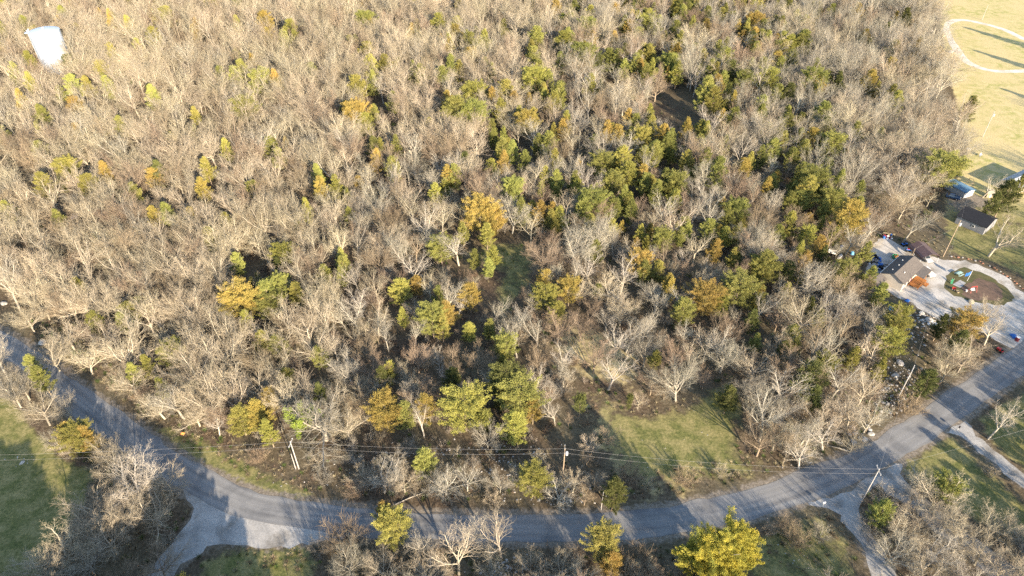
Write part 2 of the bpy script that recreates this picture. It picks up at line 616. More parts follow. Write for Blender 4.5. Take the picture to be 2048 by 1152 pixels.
def sdf(X, Y, poly):
    """signed distance, negative inside"""
    poly = np.asarray(poly, dtype=np.float64)
    d = np.full(X.shape, 1e18)
    inside = np.zeros(X.shape, dtype=bool)
    n = len(poly)
    for i in range(n):
        ax, ay = poly[i]
        bx, by = poly[(i + 1) % n]
        ex, ey = bx - ax, by - ay
        wx, wy = X - ax, Y - ay
        t = np.clip((wx * ex + wy * ey) / (ex * ex + ey * ey + 1e-12), 0, 1)
        d = np.minimum(d, (wx - ex * t) ** 2 + (wy - ey * t) ** 2)
        c = ((ay > Y) != (by > Y)) & (X < ex * (Y - ay) / (ey if abs(ey) > 1e-12 else 1e-12) + ax)
        inside ^= c
    d = np.sqrt(d)
    return np.where(inside, -d, d)


def dline(X, Y, line):
    d = np.full(X.shape, 1e18)
    for (ax, ay), (bx, by) in zip(line[:-1], line[1:]):
        ex, ey = bx - ax, by - ay
        wx, wy = X - ax, Y - ay
        t = np.clip((wx * ex + wy * ey) / (ex * ex + ey * ey + 1e-12), 0, 1)
        d = np.minimum(d, (wx - ex * t) ** 2 + (wy - ey * t) ** 2)
    return np.sqrt(d)


ROAD_N = W2([(-120, 590), (0, 660), (60, 692), (130, 748), (200, 797), (290, 855), (370, 908), (440, 948), (520, 985), (600, 1002), (680, 1012), (760, 1020), (900, 1028),
             (1060, 1031), (1200, 1028), (1350, 1012), (1480, 984), (1600, 943), (1700, 898), (1800, 845), (1900, 778), (2000, 708), (2060, 655), (2140, 590)])
ROAD_S = W2([(-120, 640), (0, 712), (50, 742), (110, 790), (165, 843), (240, 903), (320, 962), (400, 1002), (480, 1035), (570, 1052), (650, 1062), (740, 1071), (880, 1080),
             (1050, 1083), (1200, 1080), (1350, 1068), (1500, 1036), (1620, 1003), (1730, 962), (1840, 898), (1930, 838), (2030, 768), (2090, 725), (2170, 650)])
CEN = [((a[0] + b[0]) / 2, (a[1] + b[1]) / 2) for a, b in zip(ROAD_N, ROAD_S)]
ROADC = smooth_line(CEN, 2.0)
TURN = smooth_line(W2([(352, 968), (430, 1000), (520, 1030), (620, 1050), (715, 1068), (670, 1078), (600, 1090), (530, 1097), (470, 1090), (425, 1092), (390, 1112), (355, 1145), (330, 1180), (270, 1180), (300, 1140), (345, 1090), (378, 1040), (382, 1005)]), 1.5, True)
DRV1 = smooth_line(W2([(1612, 1006), (1650, 996), (1700, 980), (1770, 944), (1792, 936), (1768, 962), (1724, 990), (1715, 1020), (1740, 1065), (1775, 1120), (1800, 1180), (1765, 1180), (1735, 1125), (1705, 1065), (1680, 1026), (1652, 1014)]), 1.5, True)
DRV2 = smooth_line(W2([(1740, 958), (1800, 925), (1810, 965), (1850, 1000), (1900, 1040), (1960, 1085), (2080, 1170), (2010, 1175), (1930, 1110), (1860, 1050), (1800, 1000), (1765, 975)]), 1.5, True)
DRV3 = smooth_line(W2([(1890, 868), (1930, 842), (1948, 865), (1985, 900), (2060, 962), (2060, 985), (1990, 932), (1940, 888), (1915, 868)]), 1.5, True)
YARD = smooth_line(W2([(1735, 560), (1740, 500), (1770, 475), (1800, 490), (1880, 518), (1930, 522), (1985, 540), (2030, 570), (2080, 615), (2110, 660), (2060, 690), (2005, 690), (1975, 668), (1930, 655), (1880, 640), (1850, 625), (1810, 600), (1780, 585)]), 1.5, True)
ISLE = smooth_line(W2([(1891, 562), (1902, 543), (1932, 538), (1970, 549), (2008, 572), (2026, 594), (2006, 608), (1965, 606), (1922, 596), (1897, 582)]), 1.2, True)
LOOPC = smooth_line(W2([(2080, 92), (2048, 78), (2010, 60), (1960, 46), (1925, 40), (1902, 44), (1893, 58), (1900, 75), (1912, 95), (1925, 115), (1945, 130), (1975, 140), (2010, 143), (2080, 140)]), 3)
MEADOW = W2([(1170, 790), (1185, 760), (1230, 800), (1290, 818), (1360, 810), (1430, 760), (1475, 752), (1500, 800), (1490, 860), (1490, 905), (1560, 935), (1520, 960), (1400, 975), (1330, 985), (1270, 985), (1235, 950), (1195, 905), (1185, 850)])
BROWNC = W2([(1100, 640), (1200, 640), (1300, 700), (1300, 790), (1230, 800), (1160, 770), (1090, 700)])
CLEAR1 = W2([(1300, 250), (1325, 205), (1360, 185), (1398, 200), (1395, 262), (1350, 285), (1318, 280)])
CLEAR2 = W2([(925, 505), (985, 480), (1050, 485), (1075, 520), (1062, 575), (1020, 620), (990, 640), (985, 580), (1000, 545), (950, 520)])
SHADEC = W2([(720, 690), (800, 670), (900, 690), (960, 730), (940, 780), (860, 790), (740, 790), (690, 740)])
HOLE3 = W2([(455, 540), (510, 560), (520, 600), (470, 600), (450, 570)])
FIELD = [(P(u, v).x, P(u, v).y) for u, v in [(1868, -20), (1885, 60), (1890, 120), (1915, 210), (1935, 300), (1915, 345), (1885, 395), (1880, 470), (1900, 512)]] + [(P(1990, 530).x, P(1990, 530).y), (P(2110, 600).x, P(2110, 600).y), (420, 190), (700, 300), (900, 900), (330, 900)]
LAWNL = W2([(-200, 760), (20, 800), (60, 850), (120, 915), (185, 945), (170, 1000), (110, 1080), (60, 1180), (-300, 1300)])
LAWNB = W2([(410, 1120), (470, 1095), (620, 1088), (640, 1130), (600, 1190), (380, 1190)])
LAWNR = W2([(1790, 930), (1900, 868), (1980, 945), (2080, 1030), (2080, 1100), (1990, 1060), (1900, 1020), (1810, 955)])
LAWNR2 = W2([(1950, 840), (2080, 760), (2150, 800), (2150, 1000), (2070, 965), (1985, 890)])
LAWNB2 = W2([(1440, 1080), (1560, 1045), (1650, 1022), (1700, 1080), (1740, 1190), (1480, 1190)])
VERGE = W2([(300, 840), (400, 880), (470, 915), (560, 960), (640, 1000), (560, 995), (450, 950), (360, 900)])
ROW = W2([(1745, 900), (1765, 800), (1790, 700), (1815, 610), (1860, 640), (1885, 665), (1870, 740), (1850, 800), (1800, 845)])
FOREST = [(-560, 150), (-560, 760), (345, 760)] + W2([(1855, -20), (1858, 100), (1872, 200), (1905, 300), (1885, 345), (1866, 380), (1855, 430), (1790, 440), (1735, 455), (1715, 500), (1715, 560), (1745, 600), (1790, 650), (1775, 720), (1750, 800), (1740, 880),
         (1660, 912), (1560, 922), (1495, 895), (1488, 800), (1450, 745), (1410, 782), (1350, 806), (1290, 812), (1235, 790), (1180, 770), (1165, 820), (1180, 880), (1100, 880), (1000, 885), (880, 885), (740, 878), (640, 872), (560, 885), (470, 878), (400, 848), (330, 838), (260, 790),
         (200, 735), (150, 690), (100, 655), (60, 630), (0, 588), (-100, 550)])
TANKC = P(129, 146)
TANK_R = 5.8

# ------------------------------------------------------------------ ground sheet
def grid_lines(lo, hi, step, far):
    core = list(np.arange(lo, hi + step, step))
    out, d = [], step * 2
    x = core[-1]
    while x < far:
        x += d
        d *= 1.7
        out.append(x)
    left, d, x = [], step * 2, core[0]
    while x > -far:
        x -= d
        d *= 1.7
        left.append(x)
    return np.array(left[::-1] + core + out)


gx = grid_lines(-420, 420, 2.0, 8000)
gy = grid_lines(30, 640, 2.0, 8000)
GX, GY = np.meshgrid(gx, gy)


def soft(d, w=2.5):
    return np.clip(0.5 - d / (2 * w), 0, 1)


lawn = np.zeros(GX.shape)
for poly, amt in ((MEADOW, 0.90), (LAWNL, 1.0), (LAWNB, 0.8), (LAWNR, 0.8), (LAWNR2, 0.75), (LAWNB2, 0.6), (VERGE, 1.0), (CLEAR2, 0.6)):
    lawn = np.maximum(lawn, soft(sdf(GX, GY, poly) + (1.5 if poly is MEADOW else 0), 5 if poly is MEADOW else 2.5) * amt)
fd = sdf(GX, GY, FIELD)
nearf = np.clip((230 - GY) / 60, 0, 1)
lawn = np.maximum(lawn, soft(fd) * nearf * 0.6)
tan = soft(fd) * (1 - nearf * 0.5)
md = soft(sdf(GX, GY, MEADOW), 4)
tan = np.maximum(tan, soft(sdf(GX, GY, BROWNC), 6) * 0.55)
MTAN = soft(sdf(GX, GY, W2([(1180, 800), (1230, 810), (1300, 850), (1340, 900), (1370, 985), (1290, 990), (1235, 955), (1190, 880)])), 11)
lawn *= 1 - .28 * MTAN
tan = np.maximum(tan, MTAN * .8)
rd = dline(GX, GY, ROADC)
dirt = np.clip(1 - (rd - 3.2) / 2.6, 0, 1) * 0.75
dirt = np.maximum(dirt, soft(sdf(GX, GY, YARD), 2) * 0.9)
dirt = np.maximum(dirt, soft(sdf(GX, GY, ROW), 3) * 0.30)
for poly in (TURN, DRV1, DRV2, DRV3):
    dirt = np.maximum(dirt, soft(sdf(GX, GY, poly) - 1.2, 1.6) * 0.62)
dirt = np.maximum(dirt, soft(sdf(GX, GY, W2([(1880, 380), (1900, 372), (1985, 395), (2000, 440), (1960, 420), (1900, 430)])), 3) * .7)
nx, ny = len(gx), len(gy)
idx = np.arange(nx * ny).reshape(ny, nx)
Fq = np.stack([idx[:-1, :-1], idx[:-1, 1:], idx[1:, 1:], idx[1:, :-1]], -1).reshape(-1, 4)


def ground_material():
    m = bpy.data.materials.new("ground cover")
    m.use_nodes = True
    n, l = m.node_tree.nodes, m.node_tree.links
    b = n["Principled BSDF"]
    b.inputs["Roughness"].default_value = 1.0
    b.inputs["Specular IOR Level"].default_value = 0.05
    tc = n.new("ShaderNodeTexCoord")

    def noise(s, det=6, rough=0.6):
        x = n.new("ShaderNodeTexNoise")
        x.inputs["Scale"].default_value = s
        x.inputs["Detail"].default_value = det
        x.inputs["Roughness"].default_value = rough
        l.new(tc.outputs["Object"], x.inputs["Vector"])
        return x.outputs[0]

    def ramp(f, a, b_, p0=0.35, p1=0.65, mid=None):
        r = n.new("ShaderNodeValToRGB")
        r.color_ramp.elements[0].position = p0
        r.color_ramp.elements[1].position = p1
        r.color_ramp.elements[0].color = (*a, 1)
        r.color_ramp.elements[1].color = (*b_, 1)
        if mid:
            e = r.color_ramp.elements.new((p0 + p1) / 2)
            e.color = (*mid, 1)
        l.new(f, r.inputs[0])
        return r.outputs[0]

    def mix(f, a, b_):
        x = n.new("ShaderNodeMix")
        x.data_type = 'RGBA'
        l.new(f, x.inputs[0])
        l.new(a, x.inputs[6])
        l.new(b_, x.inputs[7])
        return x.outputs[2]

    def mask(name, nz, k=0.9):
        a = n.new("ShaderNodeAttribute")
        a.attribute_name = name
        s = n.new("ShaderNodeMath")
        s.operation = 'MULTIPLY_ADD'
        l.new(nz, s.inputs[0])
        s.inputs[1].default_value = k
        l.new(a.outputs["Fac"], s.inputs[2])
        r = n.new("ShaderNodeMapRange")
        r.interpolation_type = 'SMOOTHSTEP'
        l.new(s.outputs[0], r.inputs["Value"])
        r.inputs["From Min"].default_value = k * 0.5 + 0.36
        r.inputs["From Max"].default_value = k * 0.5 + 0.64
        return r.outputs[0]

    fine, mid_, big = noise(1.7, 8, 0.7), noise(0.35, 6), noise(0.06, 4)
    litter = mix(ramp(big, (0, 0, 0), (1, 1, 1)), ramp(fine, (0.035, 0.026, 0.018), (0.21, 0.158, 0.11), 0.3, 0.75, (0.10, 0.073, 0.05)), ramp(fine, (0.075, 0.06, 0.035), (0.24, 0.20, 0.13), 0.3, 0.75, (0.13, 0.11, 0.07)))
    grass = mix(ramp(mid_, (0, 0, 0), (1, 1, 1), .4, .62), ramp(fine, (0.075, 0.088, 0.030), (0.18, 0.175, 0.062)), ramp(fine, (0.16, 0.148, 0.058), (0.32, 0.27, 0.125)))
    straw = mix(ramp(big, (0, 0, 0), (1, 1, 1), .38, .62), ramp(fine, (0.40, 0.325, 0.16), (0.56, 0.455, 0.245)), ramp(mid_, (0.30, 0.29, 0.10), (0.50, 0.41, 0.21), .38, .6))
    soil = ramp(fine, (0.10, 0.08, 0.06), (0.30, 0.26, 0.21), 0.3, 0.7)
    c = mix(mask("tan", mid_), litter, straw)
    c = mix(mask("lawn", mid_), c, grass)
    c = mix(mask("dirt", noise(0.8)), c, soil)
    l.new(c, b.inputs["Base Color"])
    bp = n.new("ShaderNodeBump")
    bp.inputs["Strength"].default_value = 0.7
    bp.inputs["Distance"].default_value = 0.12
    l.new(fine, bp.inputs["Height"])
    l.new(bp.outputs[0], b.inputs["Normal"])
    return m


me = np_mesh("ground", np.stack([GX.ravel(), GY.ravel(), np.zeros(GX.size)], 1), Fq, [ground_material()])
for nm, arr in (("lawn", lawn), ("tan", tan), ("dirt", dirt)):
    a = me.attributes.new(nm, 'FLOAT', 'POINT')
    a.data.foreach_set("value", arr.ravel().astype(np.float32))
go = bpy.data.objects.new("ground", me)
COL.objects.link(go)
tag(go, "leaf covered ground with grass clearings and tan fields", "ground", kind="structure")


# ------------------------------------------------------------------ road and gravel
def road_material(name, dark, light, patch, fine_s=6.0, bump=0.3, streak=True):
    m = bpy.data.materials.new(name)
    m.use_nodes = True
    n, l = m.node_tree.nodes, m.node_tree.links
    b = n["Principled BSDF"]
    b.inputs["Roughness"].default_value = 0.92
    b.inputs["Specular IOR Level"].default_value = 0.2
    uv = n.new("ShaderNodeUVMap")
    tc = n.new("ShaderNodeTexCoord")
    mp = n.new("ShaderNodeMapping")
    mp.inputs["Scale"].default_value = (0.05, 1.1, 1)
    l.new(uv.outputs[0] if streak else tc.outputs["Object"], mp.inputs["Vector"])
    if not streak:
        mp.inputs["Scale"].default_value = (0.35, 0.35, 1)
    a = n.new("ShaderNodeTexNoise")
    a.inputs["Scale"].default_value = 1.0
    a.inputs["Detail"].default_value = 7
    l.new(mp.outputs[0], a.inputs["Vector"])
    f = n.new("ShaderNodeTexNoise")
    f.inputs["Scale"].default_value = fine_s
    f.inputs["Detail"].default_value = 8
    f.inputs["Roughness"].default_value = 0.75
    l.new(tc.outputs["Object"], f.inputs["Vector"])
    p = n.new("ShaderNodeTexNoise")
    p.inputs["Scale"].default_value = 0.22
    p.inputs["Detail"].default_value = 5
    l.new(tc.outputs["Object"], p.inputs["Vector"])

    def ramp(src, c0, c1, p0, p1):
        r = n.new("ShaderNodeValToRGB")
        r.color_ramp.elements[0].position, r.color_ramp.elements[1].position = p0, p1
        r.color_ramp.elements[0].color, r.color_ramp.elements[1].color = (*c0, 1), (*c1, 1)
        l.new(src, r.inputs[0])
        return r.outputs[0]
    base = ramp(a.outputs[0], dark, light, 0.32, 0.68)
    if streak:                                   # dusty gravelly edges and two paler wheel lines per lane
        sp = n.new("ShaderNodeSeparateXYZ")
        l.new(uv.outputs[0], sp.inputs[0])
        ab = n.new("ShaderNodeMath")
        ab.operation = 'ABSOLUTE'
        l.new(sp.outputs[1], ab.inputs[0])
        ad = n.new("ShaderNodeMath")
        ad.operation = 'MULTIPLY_ADD'
        l.new(p.outputs[0], ad.inputs[0])
        ad.inputs[1].default_value = 1.6
        l.new(ab.outputs[0], ad.inputs[2])
        rs_m = n.new("ShaderNodeMapRange")
        l.new(ad.outputs[0], rs_m.inputs["Value"])
        rs_m.inputs["From Min"].default_value = HALF + .1
        rs_m.inputs["From Max"].default_value = HALF + 1.3
        mxe = n.new("ShaderNodeMix")
        mxe.data_type = 'RGBA'
        l.new(rs_m.outputs[0], mxe.inputs[0])
        l.new(base, mxe.inputs[6])
        mxe.inputs[7].default_value = (0.27, 0.245, 0.205, 1)
        wv = n.new("ShaderNodeMath")
        wv.operation = 'MULTIPLY'
        l.new(ab.outputs[0], wv.inputs[0])
        wv.inputs[1].default_value = 3.6
        sn = n.new("ShaderNodeMath")
        sn.operation = 'SINE'
        l.new(wv.outputs[0], sn.inputs[0])
        wr = n.new("ShaderNodeMapRange")
        l.new(sn.outputs[0], wr.inputs["Value"])
        wr.inputs["From Min"].default_value = -1
        wr.inputs["To Min"].default_value = 0.92
        wr.inputs["To Max"].default_value = 1.09
        vm = n.new("ShaderNodeVectorMath")
        vm.operation = 'SCALE'
        l.new(mxe.outputs[2], vm.inputs[0])
        l.new(wr.outputs[0], vm.inputs["Scale"])
        base = vm.outputs[0]
    pc = ramp(p.outputs[0], patch, (1, 1, 1), 0.36, 0.5)
    fc = ramp(f.outputs[0], (0.72, 0.72, 0.72), (1.25, 1.25, 1.25), 0.3, 0.7)
    out = base
    for x in (pc, fc):
        mx = n.new("ShaderNodeMix")
        mx.data_type = 'RGBA'
        mx.blend_type = 'MULTIPLY'
        mx.inputs[0].default_value = 1
        l.new(out, mx.inputs[6])
        l.new(x, mx.inputs[7])
        out = mx.outputs[2]
    l.new(out, b.inputs["Base Color"])
    bp = n.new("ShaderNodeBump")
    bp.inputs["Strength"].default_value = bump
    bp.inputs["Distance"].default_value = 0.03
    l.new(f.outputs[0], bp.inputs["Height"])
    l.new(bp.outputs[0], b.inputs["Normal"])
    return m


HALF = 3.4
ASPH = road_material("worn asphalt", (0.17, 0.168, 0.168), (0.23, 0.225, 0.217), (0.75, 0.76, 0.78))
GRAV = road_material("pale gravel", (0.27, 0.26, 0.245), (0.40, 0.38, 0.35), (0.62, 0.60, 0.57), 2.5, 0.6, False)
GRAVW = road_material("white limestone gravel", (0.33, 0.31, 0.28), (0.50, 0.465, 0.42), (0.70, 0.67, 0.62), 2.5, 0.6, False)


def strip(name, line, half, z, m, cols=8, jitter=0.18, label=None, seed=3, halves=None):
    rs = random.Random(seed)
    n = len(line)
    V, UV = [], []
    s = 0
    jl = jr = 0
    for i, (x, y) in enumerate(line):
        a = Vector(line[max(i - 1, 0)])
        b = Vector(line[min(i + 1, n - 1)])
        d = (b - a).normalized()
        if i:
            s += (Vector(line[i]) - Vector(line[i - 1])).length
        nr = Vector((-d.y, d.x))
        jl = jl * .6 + rs.gauss(0, jitter)
        jr = jr * .6 + rs.gauss(0, jitter)
        h = halves[i] if halves else half
        for c in range(cols + 1):
            t = -1 + 2 * c / cols
            o = t * h + (jl if c == cols else jr if c == 0 else 0)
            V.append((x + nr.x * o, y + nr.y * o, z))
            UV.append((s, t * h))
    Fq = np.array([(i * (cols + 1) + c, (i + 1) * (cols + 1) + c, (i + 1) * (cols + 1) + c + 1, i * (cols + 1) + c + 1) for i in range(n - 1) for c in range(cols)])
    Fq = Fq[:, ::-1]
    me = np_mesh(name, np.array(V), Fq, [m])
    uvl = me.uv_layers.new(name="UVMap")
    li = np.empty(len(me.loops), dtype=np.int32)
    me.loops.foreach_get("vertex_index", li)
    uvl.data.foreach_set("uv", np.array(UV, dtype=np.float32)[li].ravel())
    o = bpy.data.objects.new(name, me)
    COL.objects.link(o)
    return tag(o, label, name.replace("_", " "), kind="structure")


halfs = []
for (x, y) in ROADC:
    best = min(range(len(CEN)), key=lambda k: (CEN[k][0] - x) ** 2 + (CEN[k][1] - y) ** 2)
    halfs.append(0)
wid = []
for a, b, c in zip(ROAD_N, ROAD_S, CEN):
    k = CEN.index(c)
    p0, p1 = Vector(CEN[max(k - 1, 0)]), Vector(CEN[min(k + 1, len(CEN) - 1)])
    d = (p1 - p0).normalized()
    wid.append(abs((Vector(a) - Vector(b)).dot(Vector((-d.y, d.x)))) / 2)
print("road half widths", [round(w, 1) for w in wid])
HALF = sorted(wid)[len(wid) // 2]
for i, (x, y) in enumerate(ROADC):
    num = den = 0
    for c, w in zip(CEN, wid):
        k = 1 / ((c[0] - x) ** 2 + (c[1] - y) ** 2 + 60)
        num += k * min(max(w, 0.8 * HALF), 1.1 * HALF)
        den += k
    halfs[i] = 0.35 * HALF + 0.65 * num / den
strip("road", ROADC, HALF, 0.024, ASPH, label="worn grey asphalt lane sweeping round below the wood", halves=halfs)


def flat_poly(name, poly, z, m, label, jit=0.38, seed=1):
    rs = random.Random(seed)
    mb = MB()
    pts = [(x + rs.gauss(0, jit), y + rs.gauss(0, jit)) for x, y in poly]
    import bmesh
    bm = bmesh.new()
    vs = [bm.verts.new((x, y, z)) for x, y in pts]
    f = bm.faces.new(vs)
    bmesh.ops.triangulate(bm, faces=[f])
    bmesh.ops.recalc_face_normals(bm, faces=bm.faces)
    for f in bm.faces:
        if f.normal.z < 0:
            f.normal_flip()
    me = bpy.data.meshes.new(name)
    bm.to_mesh(me)
    bm.free()
    me.materials.append(m)
    o = bpy.data.objects.new(name, me)
    COL.objects.link(o)
    return tag(o, label, name.replace("_", " "), kind="structure")


flat_poly("gravel_pull_off", TURN, 0.014, GRAV, "pale gravel pull-off joining the outside of the road bend")
flat_poly("gravel_driveway", DRV1, 0.012, GRAV, "pale gravel driveway curving down from the road past the brush")
flat_poly("gravel_driveway", DRV2, 0.016, GRAV, "pale gravel driveway under the cluster of bare spreading trees")
flat_poly("gravel_driveway", DRV3, 0.018, GRAV, "narrow gravel driveway between the two lawns off the road")
flat_poly("gravel_yard", YARD, 0.010, GRAVW, "white gravel yard and turning loop in front of the house")
ISLM = mat("island turf", (0.13, 0.105, 0.05), noise=(0.07, 0.075, 0.03), scale=0.5, coords='Object')
IS2 = smooth_line(W2([(1921, 578), (1935, 566), (1960, 560), (1985, 566), (2004, 583), (2006, 598), (1985, 600), (1955, 600), (1930, 594)]), 1.0, True)
flat_poly("bare_soil", IS2, 0.030, mat("reddish soil", (0.17, 0.11, 0.08), noise=(0.10, 0.07, 0.05), scale=.9), "patch of reddish-brown bare soil on the right half of the island")
flat_poly("island_lawn", ISLE, 0.020, ISLM, "oval patch of grass and bare soil inside the gravel loop")
TRACKM = road_material("white track gravel", (0.50, 0.45, 0.38), (0.64, 0.59, 0.51), (0.82, 0.79, 0.74), 2.5, 0.6, False)
strip("gravel_track", LOOPC, 1.6, 0.012, TRACKM, cols=4, jitter=.15, label="pale gravel track looping through the tan field")


